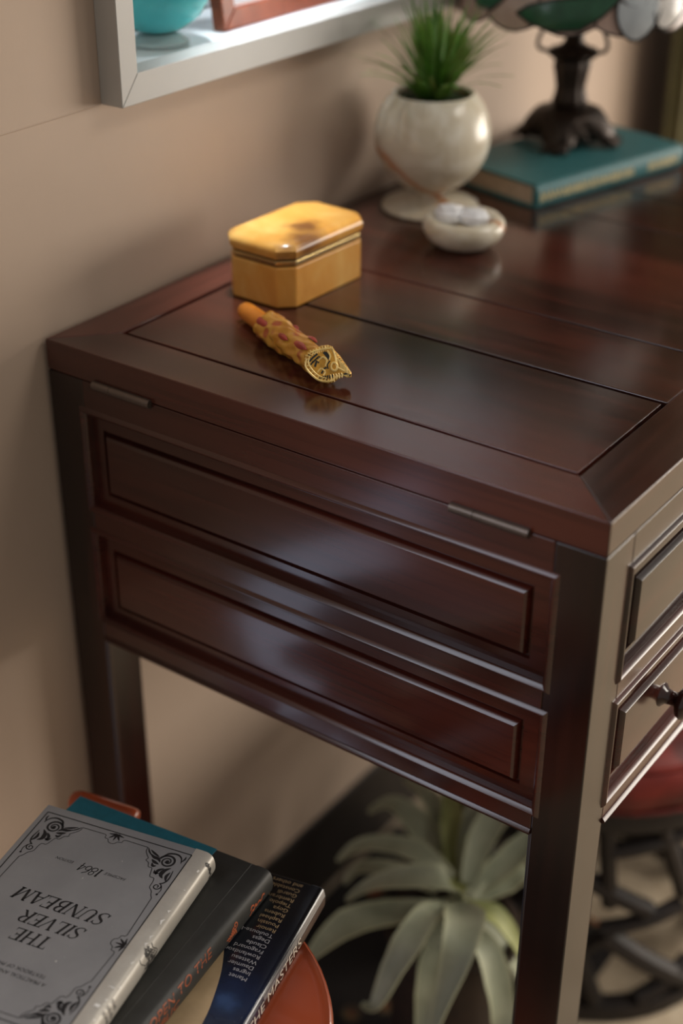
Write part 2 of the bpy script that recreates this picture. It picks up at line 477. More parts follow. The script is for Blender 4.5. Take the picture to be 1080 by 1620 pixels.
# plaster seam running level with the bottom of the window casing
bm = bmesh.new(); tube(bm, [(-0.25, WY0+0.0006, 0.9665), (0.03, WY0+0.0006, 0.9668), (0.088, WY0+0.0006, 0.9672)], 0.0011, 6)
struct(link('trim_2', bm, M['wall'], None, (-0.6, WY0, 0.966)))
bm = bmesh.new(); box(bm, (-0.25, WY0-0.004, FZ), (2.6, WY0, 0.032))
struct(link('baseboard_back', bm, M['dark_trim'], None, (0.5, WY0, FZ), bevel=0.004))

# window: casing, sill lining, glass
win = bpy.data.objects.new('window_1', None); COL.objects.link(win); win['kind'] = 'structure'
win.location = (0.1, WY0, 0.967+DZ); wo = (0.1, WY0, 0.967)
cx0, cx1, cz0, cz1, cy = 0.0885, 1.04, 0.9672, 1.925, 0.482
iz0 = 0.9912
def mitre(bm, pts, y0, y1):
    prism(bm, pts, y0, y1, lambda x, z, y: (x, y, z))
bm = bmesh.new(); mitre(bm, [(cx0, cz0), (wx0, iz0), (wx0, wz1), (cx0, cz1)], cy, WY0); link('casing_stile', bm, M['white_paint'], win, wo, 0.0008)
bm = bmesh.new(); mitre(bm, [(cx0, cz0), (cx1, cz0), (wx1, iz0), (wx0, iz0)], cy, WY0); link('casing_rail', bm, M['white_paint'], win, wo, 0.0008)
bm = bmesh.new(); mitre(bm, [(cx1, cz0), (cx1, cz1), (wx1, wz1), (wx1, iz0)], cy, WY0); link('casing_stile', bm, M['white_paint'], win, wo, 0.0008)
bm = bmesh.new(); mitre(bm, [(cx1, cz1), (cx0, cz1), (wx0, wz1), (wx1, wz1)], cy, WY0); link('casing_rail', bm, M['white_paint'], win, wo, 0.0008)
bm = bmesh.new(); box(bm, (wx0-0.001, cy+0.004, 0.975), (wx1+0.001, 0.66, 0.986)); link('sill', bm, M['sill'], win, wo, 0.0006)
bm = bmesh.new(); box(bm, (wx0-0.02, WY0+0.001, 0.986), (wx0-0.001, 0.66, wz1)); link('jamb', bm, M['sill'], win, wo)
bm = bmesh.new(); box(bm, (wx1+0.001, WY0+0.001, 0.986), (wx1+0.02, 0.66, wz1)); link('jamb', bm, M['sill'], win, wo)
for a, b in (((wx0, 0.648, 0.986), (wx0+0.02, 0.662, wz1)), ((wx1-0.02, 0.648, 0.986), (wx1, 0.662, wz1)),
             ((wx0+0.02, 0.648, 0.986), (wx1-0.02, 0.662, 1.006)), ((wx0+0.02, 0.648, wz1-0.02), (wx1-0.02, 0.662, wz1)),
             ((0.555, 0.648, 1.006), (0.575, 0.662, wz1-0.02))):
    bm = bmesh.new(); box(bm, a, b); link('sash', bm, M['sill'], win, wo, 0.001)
for a, b in ((wx0+0.02, 0.555), (0.575, wx1-0.02)):
    bm = bmesh.new(); box(bm, (a, 0.654, 1.006), (b, 0.657, wz1-0.02)); link('pane', bm, M['pane'], win, wo, smooth=0)

# blinds inside the reveal
bl = thing('venetian_blind', 'white slatted blind hanging inside the small window over the desk', 'blind', (0.56, 0.625, wz1))
bo = (0.56, 0.625, wz1)
bm = bmesh.new(); box(bm, (wx0+0.006, 0.607, wz1-0.03), (wx1-0.006, 0.643, wz1)); link('head_rail', bm, M['blind'], bl, bo, 0.002)
slat_me = None
zc = 1.006
while zc < wz1-0.04:
    if slat_me is None:
        bm = bmesh.new()
        rows = [[(wx0+0.008, 0.625+y, zc+z) for y, z in ((-0.009, 0.003), (0, 0.001), (0.009, -0.0035), (0.009, -0.0043), (0, 0.0002), (-0.009, 0.0022))],
                [(wx1-0.008, 0.625+y, zc+z) for y, z in ((-0.009, 0.003), (0, 0.001), (0.009, -0.0035), (0.009, -0.0043), (0, 0.0002), (-0.009, 0.0022))]]
        rings(bm, rows)
        o = link('slat', bm, M['blind'], bl, bo); slat_me = o; z_first = zc
    else:
        o = slat_me.copy(); COL.objects.link(o); o.parent = bl; o.location = (0, 0, zc-z_first)
    zc += 0.021
for x in (0.3, 0.82):
    bm = bmesh.new(); tube(bm, [(x, 0.6115, 0.996), (x, 0.6115, wz1-0.03)], 0.0007, 5); link('ladder_cord', bm, M['blind'], bl, bo)
bm = bmesh.new(); box(bm, (wx0+0.008, 0.614, 0.988), (wx1-0.008, 0.636, 0.998)); link('bottom_rail', bm, M['blind'], bl, bo, 0.002)

# olive curtain at the far end of the wall
cur = thing('curtain', 'olive curtain falling to the floor beyond the far end of the desk', 'curtain', (1.195, 0.447, FZ))
bm = bmesh.new()
rows = []
for z in (FZ+0.006, 0.6, 1.3, 2.2):
    row = [(1.075+0.24*i/60, 0.447+0.009*math.sin(i*0.95)+0.008*math.sin(i*2.3+z), z) for i in range(61)]
    row += [(x, y+0.003, z_) for x, y, z_ in reversed(row)]
    rows.append(row)
rings(bm, rows)
link('cloth', bm, M['curtain'], cur, (1.195, 0.447, FZ), smooth=60)
bm = bmesh.new(); tube(bm, [(1.055, 0.447, 2.215), (1.335, 0.447, 2.215)], 0.012, 12); link('curtain_rod', bm, M['bronze'], cur, (1.195, 0.447, FZ))
for x in (1.065, 1.32):
    bm = bmesh.new(); box(bm, (x-0.008, 0.447, 2.205), (x+0.008, WY0, 2.225)); link('rod_bracket', bm, M['bronze'], cur, (1.195, 0.447, FZ), 0.002)

# rug under the desk
bm = bmesh.new(); box(bm, (-0.62, 0.150, FZ), (0.53, 0.492, FZ+0.003))
rug = link('rug', bm, M['rug'], None, (0, 0.1, FZ), 0.002)
tag(rug, 'dark rug with rust and olive motifs lying along the wall under the desk', 'rug')

# ------------------------------------------------------------------ the desk
L, W, H, T = 0.803, 0.5, 0.8, 0.026
ZB = 0.5225                         # underside of the aprons
LW, LD = 0.0374, 0.0413
desk = thing('writing_desk', 'dark polished rosewood desk with hinged lid and panelled sides', 'desk', (L/2, W/2, FZ))
do = (L/2, W/2, FZ)
def part(name, bm, mat, **k): return link(name, bm, mat, desk, do, **k)
# legs with a bead along their inner edges
for sx_, x0 in ((1, 0.0), (-1, L)):
    for sy_, y0 in ((1, 0.0), (-1, W)):
        bm = bmesh.new()
        xa, xb = sorted((x0, x0+sx_*LD)); ya, yb = sorted((y0, y0+sy_*LW))
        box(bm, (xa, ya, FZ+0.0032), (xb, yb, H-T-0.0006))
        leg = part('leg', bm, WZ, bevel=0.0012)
        bm = bmesh.new()
        tube(bm, [(x0+sx_*LD, y0+sy_*0.0022, FZ+0.0033), (x0+sx_*LD, y0+sy_*0.0022, ZB)], 0.0022, 8)
        tube(bm, [(x0+sx_*0.0022, y0+sy_*LW, FZ+0.0033), (x0+sx_*0.0022, y0+sy_*LW, ZB)], 0.0022, 8)
        b_ = link('edge_bead', bm, WZ, leg, do)

ROWS = ((0.6565, 0.7455), (0.5445, 0.6325))        # heights of the two rows of openings
def face_map(side):
    if side == 'near': return lambda s, z, d: (d, s, z)
    if side == 'far': return lambda s, z, d: (L-d, s, z)
    if side == 'front': return lambda s, z, d: (s, d, z)
    return lambda s, z, d: (s, W-d, z)
def slab(mp, s0, s1, z0, z1, d0, d1):
    bm = bmesh.new(); prism(bm, [(s0, z0), (s1, z0), (s1, z1), (s0, z1)], d0, d1, mp); return bm
def rect(s0, s1, z0, z1, q): return [(s0+q, z0+q), (s1-q, z0+q), (s1-q, z1-q), (s0+q, z1-q)]
def raised(mp, s0, s1, z0, z1, q, base=0.0068):
    """recessed panel with a raised, bevelled field inside a fine groove"""
    bm = bmesh.new()
    steps = ((0.0, base), (q-0.0042, base-0.0018), (q-0.0036, base+0.0010), (q-0.0014, base+0.0010),
             (q-0.0010, base-0.0018), (q-0.0004, base-0.0030), (q+0.0012, base-0.0048), (q+0.0022, base-0.0056), (q+0.007, base-0.0060))
    rows = [[mp(s, z, base+0.012) for s, z in rect(s0, s1, z0, z1, 0)]]
    rows += [[mp(s, z, d) for s, z in rect(s0, s1, z0, z1, qq)] for qq, d in steps]
    rings(bm, rows); return bm
def bead(mp, s0, s1, z0, z1):
    """half round moulding framing an opening, its inner flank running down to the panel"""
    bm = bmesh.new(); rows = []
    for q, d in ((-0.0046, 0.0002), (-0.0042, -0.0004), (-0.0026, -0.0021), (-0.0019, -0.0026), (-0.0011, -0.0026), (-0.0004, -0.0021),
                 (0.0014, -0.0003), (0.0019, 0.0005), (0.0022, 0.0020), (0.0030, 0.0066), (0.0036, 0.0095)):
        rows.append([mp(s, z, d) for s, z in rect(s0, s1, z0, z1, q)])
    rings(bm, rows, True, False, False); return bm
def rail_bead(mp, s0, s1, z):
    bm = bmesh.new()
    rings(bm, [[mp(s, z+dz, d) for dz, d in ((-0.0020, 0.003), (-0.0022, -0.0006), (-0.0012, -0.0022), (0.0002, -0.0027), (0.0010, -0.0023), (0.0029, -0.0004), (0.0032, 0.003))] for s in (s0, s1)]); return bm

TH = 0.020
for side, s0, s1, wm in (('near', LW, W-LW, WY), ('far', LW, W-LW, WY), ('front', LD, L-LD, WX), ('back', LD, L-LD, WX)):
    mp = face_map(side)
    zt = H-T-0.0006
    edges = (ROWS[1][0], ROWS[1][1], ROWS[0][0], ROWS[0][1])
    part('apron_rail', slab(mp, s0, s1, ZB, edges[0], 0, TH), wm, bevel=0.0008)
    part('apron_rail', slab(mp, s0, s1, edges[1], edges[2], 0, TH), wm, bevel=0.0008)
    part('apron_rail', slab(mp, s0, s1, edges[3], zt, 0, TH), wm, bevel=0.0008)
    part('rail_bead', rail_bead(mp, s0, s1, ZB+0.0018), wm, smooth=20)
    if side in ('near', 'far', 'back'):
        for z0, z1 in ROWS:
            part('side_panel', raised(mp, s0, s1, z0, z1, 0.0185), wm, smooth=25)
            part('bead_moulding', bead(mp, s0-0.0012, s1+0.0012, z0, z1), wm, smooth=24)
    else:
        cells = ((s0, 0.215), (0.243, L-0.243), (L-0.215, s1))
        for a, b in ((0.215, 0.243), (L-0.243, L-0.215)):
            part('divider', slab(mp, a, b, ZB+0.002, zt, 0.0002, TH-0.001), WZ)
        for row, (z0, z1) in enumerate(ROWS):
            for a, b in cells:
                part('bead_moulding', bead(mp, a, b, z0, z1), wm, smooth=24)
                fr = part('drawer_front', raised(mp, a+0.0012, b-0.0012, z0+0.0012, z1-0.0012, 0.0165, 0.005), wm, smooth=25)
                if row == 1:
                    ks = ((a+b)/2,) if b-a < 0.25 else (a+0.08, b-0.08)
                    for kx in ks:
                        bm = bmesh.new()
                        lathe(bm, [(0.0097, -0.0025), (0.0097, 0.0025), (0.0062, 0.0056), (0.0055, 0.0100), (0.0059, 0.0131), (0.0075, 0.0144),
                                   (0.0120, 0.0169), (0.0135, 0.0200), (0.0127, 0.0231), (0.0091, 0.0256), (0.0039, 0.0267)], (kx, 0.001, (z0+z1)/2), 28, axis='-y')
                        link('knob', bm, WZ, fr, do, smooth=60)

# hinged lid: two folding leaves and a fixed middle board
S1, S2 = 0.275, 0.528
z0, z1 = H-T, H
P0 = (0.045, 0.183, 0.0456, 0.4588)   # x and y of the inlaid panel
def leaf(xf, grp):
    """xf mirrors the leaf for the far end"""
    a0, a1, b0, b1 = P0
    g = 0.0034
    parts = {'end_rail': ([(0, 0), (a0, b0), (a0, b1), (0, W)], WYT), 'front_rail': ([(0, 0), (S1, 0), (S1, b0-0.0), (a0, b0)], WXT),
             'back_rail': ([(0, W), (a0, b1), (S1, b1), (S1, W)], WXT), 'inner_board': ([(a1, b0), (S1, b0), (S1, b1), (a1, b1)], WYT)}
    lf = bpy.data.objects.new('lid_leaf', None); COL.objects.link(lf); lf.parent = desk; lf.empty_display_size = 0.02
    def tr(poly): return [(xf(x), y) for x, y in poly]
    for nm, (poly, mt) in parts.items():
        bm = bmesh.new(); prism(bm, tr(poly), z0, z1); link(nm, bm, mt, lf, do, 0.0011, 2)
    bm = bmesh.new(); prism(bm, tr([(a0+g, b0+g), (a1-g, b0+g), (a1-g, b1-g), (a0+g, b1-g)]), z0+0.004, z1-0.0005)
    link('inlaid_panel', bm, WYT, lf, do, 0.0008, 2)
    bm = bmesh.new(); prism(bm, tr([(a0-0.0005, b0-0.0005), (a1+0.0005, b0-0.0005), (a1+0.0005, b1+0.0005), (a0-0.0005, b1+0.0005)]), z0+0.001, z0+0.0039+0.012)
    return lf
leaf(lambda x: x, 0)
leaf(lambda x: L-x, 1)
for (a, b) in ((P0[0], P0[1]), (L-P0[1], L-P0[0])):
    bm = bmesh.new(); box(bm, (a+0.0002, P0[2]+0.0002, z0), (b-0.0002, P0[3]-0.0002, z0+0.0035)); part('panel_backing', bm, M['black_line'], smooth=0)
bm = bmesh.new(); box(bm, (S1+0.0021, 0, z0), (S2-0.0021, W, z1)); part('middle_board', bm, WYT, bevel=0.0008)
for xs in (S1, S2):
    bm = bmesh.new(); box(bm, (xs-0.002, 0.004, z0-0.004), (xs+0.002, W-0.004, z0-0.0005)); part('lid_bearer', bm, M['black_line'], smooth=0)
# hinge knuckles along both ends
for xh in (0.0, L):
    sg = -1 if xh == 0 else 1
    for ya, yb in ((0.3885, 0.4485), (0.0560, 0.1170)):
        hg = bpy.data.objects.new('hinge', None); COL.objects.link(hg); hg.parent = desk; hg.empty_display_size = 0.01
        for p, q in ((ya, yb-0.019), (yb-0.0186, yb)):
            bm = bmesh.new(); tube(bm, [(xh+sg*0.0012, p, z0-0.0003), (xh+sg*0.0012, q, z0-0.0003)], 0.0036, 14)
            link('knuckle', bm, M['hinge'], hg, do)

# ------------------------------------------------------------------ things on the desk
TOP = 0.8
# amber stone box
bx = thing('trinket_box', 'amber stone trinket box with brown-stained lid and brass rim on the desk', 'box', (0.158, 0.3765, TOP), math.radians(-2))
def octo(x0, y0, x1, y1, c): return [(x0+c, y0), (x1-c, y0), (x1, y0+c), (x1, y1-c), (x1-c, y1), (x0+c, y1), (x0, y1-c), (x0, y0+c)]
BL, BW, BC = 0.113, 0.072, 0.012
bm = bmesh.new(); prism(bm, octo(0, 0, BL, BW, BC), 0.0, 0.0355); link('body', bm, M['amber'], bx, bevel=0.0016, seg=3)
bm = bmesh.new(); prism(bm, octo(0.002, 0.002, BL-0.002, BW-0.002, BC), 0.0355, 0.0372); link('rim_groove', bm, M['dark_gold'], bx)
bm = bmesh.new(); prism(bm, octo(0.0005, 0.0005, BL-0.0005, BW-0.0005, BC), 0.0372, 0.0408); link('brass_rim', bm, M['brass'], bx, bevel=0.0006)
bm = bmesh.new(); prism(bm, octo(0.002, 0.002, BL-0.002, BW-0.002, BC), 0.0408, 0.0425); link('rim_groove', bm, M['dark_gold'], bx)
bm = bmesh.new()
rows = []
for q, z in ((0.001, 0.0425), (-0.0008, 0.0455), (-0.0012, 0.050), (0.0006, 0.0533), (0.0035, 0.0552), (0.0075, 0.0561), (0.014, 0.0564)):
    rows.append([(x, y, z) for x, y in octo(q, q, BL-q, BW-q, BC)])
rings(bm, rows); link('lid', bm, M['amber_lid'], bx, smooth=35)
for x in (0.025, 0.088):
    bm = bmesh.new(); tube(bm, [(x-0.008, BW+0.0012, 0.039), (x+0.008, BW+0.0012, 0.039)], 0.0022, 10); link('hinge', bm, M['brass'], bx)

# carved stick with a beast's head
CS0, CS1 = V(0.1255, 0.3975, TOP+0.0085), V(0.0655, 0.2720, TOP+0.0126)
ax = (CS1-CS0).normalized(); side = ax.cross(V(0, 0, 1)).normalized(); upv = side.cross(ax)
st = thing('carved_stick', 'small orange stick carved with a golden beast head, lying by the amber box', 'ornament', (0.09, 0.32, TOP))
so = (0.09, 0.32, TOP)
def along(t, a, r, k=1.0): return CS0 + ax*t + side*(r*math.cos(a)) + upv*(r*math.sin(a)*k)
bm = bmesh.new()
rows = [[along(t_, 2*PI*k/18, r_) for k in range(18)] for t_, r_ in ((0.0, 0.003), (0.001, 0.0055), (0.004, 0.0071), (0.010, 0.0076), (0.03, 0.0080), (0.055, 0.0083))]
rings(bm, rows); link('stick', bm, M['stick'], st, so)
bm = bmesh.new(); rows = []
N = 36
for i in range(44):
    t_ = 0.047 + 0.090*i/43
    row = []
    for k in range(N):
        a = 2*PI*k/N
        r_ = 0.0112 + 0.0012*math.sin(i*0.16)
        if i < 7: r_ += 0.0034*(1-i/7)**1.5*(1 if math.sin(a) > -0.2 else 0.25)*(0.8+0.2*math.cos(3*(a-PI/2)))
        r_ += 0.0006*math.sin(5*a+i*0.35) + 0.0005*math.sin(9*a-i*0.6)
        off = 0.003*math.sin(a)*(1 if i == 0 else 0)
        lim = 0.0126 + t_*0.0003
        p = along(t_+off, a, r_, 0.96)
        if p.z < TOP+0.0004: p.z = TOP+0.0004
        row.append(p)
    rows.append(row)
rings(bm, rows); sleeve = link('carved_sleeve', bm, M['carved'], st, so, smooth=50)
# red painted petals round the collar and flanks
bm = bmesh.new()
for a0, t0_, l_, w_ in ((2.7, 0.047, 0.018, 0.007), (0.75, 0.047, 0.018, 0.007), (2.2, 0.076, 0.010, 0.005), (0.75, 0.082, 0.016, 0.005), (2.35, 0.100, 0.014, 0.008), (0.95, 0.106, 0.020, 0.006)):
    rows = []
    for i in range(7):
        f_ = i/6; hw = w_*0.5*math.sin(PI*min(1, f_*0.85+0.15))/0.0118
        rows.append([along(t0_+l_*f_, a0+hw*j, 0.0118+0.0022*(1-j*j)*math.sin(PI*f_)+(0.0016 if t0_ < 0.05 and i < 2 else 0), 0.97) for j in (-1, -0.5, 0, 0.5, 1)])
    rings(bm, rows, False, False, False)
link('red_petals', bm, M['carved_red'], st, so)
# carved face on the slanting end: drawn on its own plane
fn = (ax*0.62 + V(-0.55, -0.25, 0.62)).normalized()
fr = fn.cross(V(0, 0, 1)).normalized()*-1
fu = fn.cross(fr)
if fu.z < 0: fu = -fu
fr = fu.cross(fn)
FC = V(0.0622, 0.2665, TOP+0.0160)
def fp(x, y, d=0.0): return FC + fr*(x*0.001) + fu*(y*0.001) + fn*(d*0.001)
def zc_(p): return ((p[0]-770)*0.0949, (590-p[1])*0.0949*1.12)
outl = [zc_(p) for p in ((588,560),(600,510),(640,480),(690,468),(740,452),(790,450),(825,462),(842,492),(880,530),(920,590),(962,655),(958,686),(930,690),(900,676),(862,690),(820,714),(770,722),(710,706),(650,668),(605,618))]
bm = bmesh.new()
rows = [[fp(x*0.80, y*0.80, -8) for x, y in outl], [fp(x*0.95, y*0.95, -4.5) for x, y in outl], [fp(x, y, -1.2) for x, y in outl], [fp(x*0.98, y*0.98, 0) for x, y in outl], [fp(x*0.90, y*0.90, 0.7) for x, y in outl], [fp(x*0.5, y*0.5, 1.2) for x, y in outl]]
for row in rows:
    for p in row:
        if p.z < TOP+0.0003: p.z = TOP+0.0003
rings(bm, rows); face = link('face', bm, M['carved_gold'], st, so, smooth=50)
bm = bmesh.new()
def ridge(bm, pts, r_, d=1.0):
    pp = catmull([fp(*zc_(p), d) for p in pts], 4); tube(bm, pp, [r_*0.001*(0.5+0.5*math.sin(PI*(0.12+0.76*i/(len(pp)-1)))) for i in range(len(pp))], 6)
ridge(bm, [(615,540),(600,590),(630,640),(690,690),(760,708),(820,700)], 0.9)
ridge(bm, [(640,520),(625,570),(650,620),(700,665),(760,685)], 0.7)
ridge(bm, [(640,500),(700,485),(760,480),(820,475)], 0.8)
ridge(bm, [(700,560),(740,535),(770,560),(755,600)], 0.9)
ridge(bm, [(690,640),(720,615),(750,640),(735,665)], 0.8)
ridge(bm, [(780,490),(800,530),(790,560)], 0.8)
ridge(bm, [(830,500),(845,560),(850,610),(900,640)], 1.0)
ridge(bm, [(800,600),(815,580),(840,585),(850,610),(830,635),(805,625),(800,600)], 1.0, 1.6)
for k in range(6):
    ridge(bm, [(850+k*18, 545+k*18), (872+k*14, 585+k*13), (880+k*12, 640+k*6)], 0.6)
for k in range(5):
    ridge(bm, [(790+k*22, 660-k*2), (796+k*22, 682-k*2), (800+k*20, 700-k*3)], 0.6)
for k in range(7):
    ridge(bm, [(660+k*18, 520-k*5), (668+k*18, 500-k*5), (674+k*18, 484-k*4)], 0.45)
for i in range(0, 2*len(outl)):
    p0_ = outl[(i//2) % len(outl)]; p1_ = outl[(i//2+1) % len(outl)]; x, y = (p0_[0]+p1_[0])/2 if i % 2 else p0_[0], (p0_[1]+p1_[1])/2 if i % 2 else p0_[1]
    tube(bm, [fp(x*0.97, y*0.97, 0.5), fp(x*0.86, y*0.86, 1.1), fp(x*0.74+0.6, y*0.74, 1.0)], [0.0004, 0.00055, 0.0002], 5)
link('carved_ridges', bm, M['carved_pale'], face, so)
bm = bmesh.new()
def mark(pts, wd):
    stroke(bm, [zc_(p) for p in pts], wd, lambda x, y: fp(x, y, 1.35))
for k in range(4): mark([(640+k*16, 585-k*14), (662+k*16, 560-k*10), (672+k*16, 566-k*10)], 1.0)
mark([(632,560),(660,535),(700,510)], 1.3); mark([(672,600),(690,560),(705,575)], 1.6)
mark([(750,500),(775,530),(795,555)], 2.0); mark([(765,500),(795,535)], 1.2)
for k in range(5): mark([(715+k*22, 690-k*1), (735+k*18, 668-k*2)], 1.0)
for i in range(3, 2*len(outl)-3, 2):
    p0_ = outl[(i//2) % len(outl)]; p1_ = outl[(i//2+1) % len(outl)]; x, y = (p0_[0]*0.72+p1_[0]*0.28), (p0_[1]*0.72+p1_[1]*0.28)
    stroke(bm, [(x*0.90, y*0.90), (x*0.78, y*0.78)], [0.7, 0.3], lambda x, y: fp(x, y, 1.02))
mark([(720,650),(745,615),(765,610)], 1.4); mark([(880,672),(910,662),(950,676)], 1.6); mark([(795,565),(770,590),(775,620)], 1.0)
link('dark_carving', bm, M['carved_dark'], face, so)

# onyx goblet with a tuft of grass
PC = (0.4579, 0.4276, TOP)
gb = thing('onyx_goblet', 'cream onyx goblet planter with an orange vein, beside the wall', 'planter', PC)
bm = bmesh.new()
lathe(bm, [(0.046, 0.0), (0.0485, 0.002), (0.0475, 0.005), (0.040, 0.0068), (0.026, 0.009), (0.0165, 0.013), (0.0145, 0.017), (0.0165, 0.0205), (0.022, 0.0225)], n=48, cap1=True)
link('foot', bm, M['onyx'], gb, smooth=60)
bm = bmesh.new()
R_, zc0 = 0.0565, 0.0735
prof = [(R_*math.sin(a), zc0-R_*math.cos(a)) for a in [math.radians(d) for d in range(20, 137, 6)]]
rt, zt_ = prof[-1]
prof += [(rt-0.0015, zt_+0.0012), (rt-0.0045, zt_)]
prof += [((R_-0.006)*math.sin(a), zc0-(R_-0.006)*math.cos(a)) for a in [math.radians(d) for d in range(130, 40, -8)]]
lathe(bm, prof, n=56); link('bowl', bm, M['onyx'], gb, smooth=60)
pl = thing('grass_tuft', 'tuft of bright green grass growing out of the onyx goblet', 'plant', (PC[0], PC[1], TOP+0.104))
bm = bmesh.new(); lathe(bm, [(0.041, -0.006), (0.041, 0.0), (0.03, 0.003), (0.012, 0.005)], n=24); link('moss', bm, M['soil'], pl)
for i in range(125):
    a = random.random()*2*PI; r_ = 0.022*math.sqrt(random.random())
    lean = (0.12+0.95*random.random()**1.1)*(0.35+r_/0.022*0.8)
    ln = 0.066+0.036*random.random() - 0.006*lean
    w_ = 0.0022+0.0022*random.random()
    d = V(math.cos(a), math.sin(a), 0); s_ = V(-d.y, d.x, 0)
    tw = random.random()*PI; s_ = s_*math.cos(tw)+d*math.sin(tw)*0.8
    bm = bmesh.new(); rows = []
    for k in range(7):
        f_ = k/6
        p = d*(r_*0.5 + ln*(math.sin(lean*(0.6+0.5*f_))*f_)) + V(0, 0, 0.002+ln*f_*math.cos(lean*(0.55+0.5*f_)))
        ww = w_*(1-f_**2.2)+0.0002
        rows.append([p-s_*ww, p+V(0, 0, 0.0004)+d*0.0005, p+s_*ww, p-d*0.0004])
    rings(bm, rows); link('blade', bm, M['grass'], pl, smooth=80)

# little onyx dish holding white quartz
DC = (0.3815, 0.3425, TOP)
dh = thing('onyx_dish', 'small round cream onyx dish in front of the goblet', 'dish', DC)
bm = bmesh.new()
lathe(bm, [(0.018, 0.0), (0.026, 0.003), (0.0345, 0.010), (0.0385, 0.018), (0.0375, 0.0245), (0.0335, 0.0285), (0.0285, 0.0285), (0.024, 0.024), (0.018, 0.019), (0.006, 0.0175)], n=48)
link('bowl', bm, M['onyx_dish'], dh, smooth=60)
for i, (x, y, z, r_, lab) in enumerate(((-0.004, 0.0135, 0.029, 0.0145, 'roundest white quartz pebble in the small onyx dish, on its left'), (0.004, -0.0075, 0.028, 0.0130, 'white quartz pebble in the small onyx dish, on its right'))):
    bm = bmesh.new(); bmesh.ops.create_icosphere(bm, subdivisions=3, radius=r_)
    for v in bm.verts:
        n_ = v.co.normalized()
        v.co *= 1+0.10*math.sin(7*n_.x+3*i)*math.cos(6*n_.y)+0.06*math.sin(11*n_.z+2*n_.x)
        v.co.z *= 0.66
        if i: v.co.y *= 1.15
    o = link('quartz_pebble', bm, M['quartz'], None, smooth=35); o.location = (DC[0]+x, DC[1]+y, TOP+z+DZ)
    tag(o, lab, 'stone')

# teal book under the lamp
TB = (0.5135, 0.3405, TOP); TBA = math.radians(-14.5)
tb = thing('book', 'teal hardback with gold spine lettering lying under the bronze lamp', 'book', TB, TBA)
bL, bD, bT = 0.226, 0.126, 0.0244
bm = bmesh.new(); box(bm, (0, 0, 0), (bL, bD, 0.0028)); link('back_cover', bm, M['teal_cloth'], tb, bevel=0.0006)
bm = bmesh.new(); box(bm, (0, 0, bT-0.0028), (bL, bD, bT)); link('front_cover', bm, M['teal_cloth'], tb, bevel=0.0006)
bm = bmesh.new(); box(bm, (0.003, 0.004, 0.0028), (bL-0.003, bD-0.004, bT-0.0028)); link('page_block', bm, M['paper'], tb, smooth=0)
bm = bmesh.new()
pro = [(0.004, 0.0), (-0.0015, 0.0015), (-0.0035, 0.006), (-0.004, bT/2), (-0.0035, bT-0.006), (-0.0015, bT-0.0015), (0.004, bT), (0.004, bT-0.003), (0.004, 0.003)]
rings(bm, [[(x, y, z) for y, z in pro] for x in (0.0, bL)]); spn = link('spine', bm, M['teal_cloth'], tb)
bm = bmesh.new()
def spm(x, z): return (x, -0.0043+0.0006*abs(z-bT/2)/0.006*0.5, z)
for x0_, x1_ in ((0.004, 0.142), (0.168, 0.214)):
    x = x0_
    while x < x1_:
        hgt = 0.0105*(0.75+0.25*random.random()); wd = 0.0035+0.003*random.random()
        stroke(bm, [(x, bT/2-hgt/2), (x+wd*0.3, bT/2+hgt/2)], 0.0022, spm)
        stroke(bm, [(x+wd*0.3, bT/2+hgt*0.45), (x+wd, bT/2-hgt*0.45)], 0.0017, spm)
        x += wd+0.0012
o = link('gold_lettering', bm, M['gold_foil'], spn, smooth=0); o['kind'] = 'stuff'

# stained glass lamp
LC = (0.665, 0.388, TOP+bT)
lp = thing('table_lamp', 'dark bronze lamp with stained glass shade standing on the teal book', 'lamp', LC)
bm = bmesh.new()
def foot_r(a, r, z):
    k = max(0.0, 1-z/0.034)
    return r*(1+0.30*k*math.cos(4*(a-math.radians(15)))+0.06*math.sin(13*a+z*300)*(0.3+k)+0.05*math.cos(24*a+z*500)*(0.3+k))
lathe(bm, [(0.036, 0.0075), (0.041, 0.008), (0.0425, 0.012), (0.042, 0.018), (0.040, 0.025), (0.038, 0.031), (0.034, 0.036), (0.024, 0.0395), (0.015, 0.041)], n=96, fn=foot_r)
link('base', bm, M['bronze'], lp, smooth=60)
for k in range(4):
    a = math.radians(15)+k*PI/2
    bm = bmesh.new(); d = V(math.cos(a), math.sin(a), 0); s_ = V(-d.y, d.x, 0)
    rows = []
    for i in range(9):
        f_ = i/8; rr = 0.026+0.030*f_; z = 0.020-0.0165*f_**0.7+0.003*math.sin(f_*9)
        hw = 0.006+0.010*math.sin(PI*(0.2+0.75*f_)); th = 0.0048-0.0012*f_
        rows.append([d*rr+s_*(hw*math.cos(2*PI*j/12))*(1+0.15*math.sin(3*j+i))+V(0, 0, max(0.0001, z+th*math.sin(2*PI*j/12))) for j in range(12)])
    rings(bm, rows)
    for q in (-1, 0, 1):
        tube(bm, [d*0.030+s_*q*0.006+V(0, 0, 0.024), d*0.048+s_*q*0.010+V(0, 0, 0.010), d*0.057+s_*q*0.012+V(0, 0, 0.0035)], [0.003, 0.0033, 0.0022], 8)
    link('leaf_foot', bm, M['bronze'], lp)
bm = bmesh.new()
lathe(bm, [(0.013, 0.037), (0.017, 0.041), (0.0185, 0.046), (0.0165, 0.052), (0.0155, 0.060), (0.0175, 0.072), (0.0195, 0.082), (0.0185, 0.087), (0.021, 0.0895), (0.026, 0.0935), (0.024, 0.098), (0.015, 0.101), (0.010, 0.106), (0.0095, 0.16), (0.012, 0.165), (0.006, 0.175)], n=40,
      fn=lambda a, r, z: r*(1+0.06*math.cos(8*a)*(1 if z < 0.099 else 0)))
link('stem', bm, M['bronze'], lp, smooth=50)
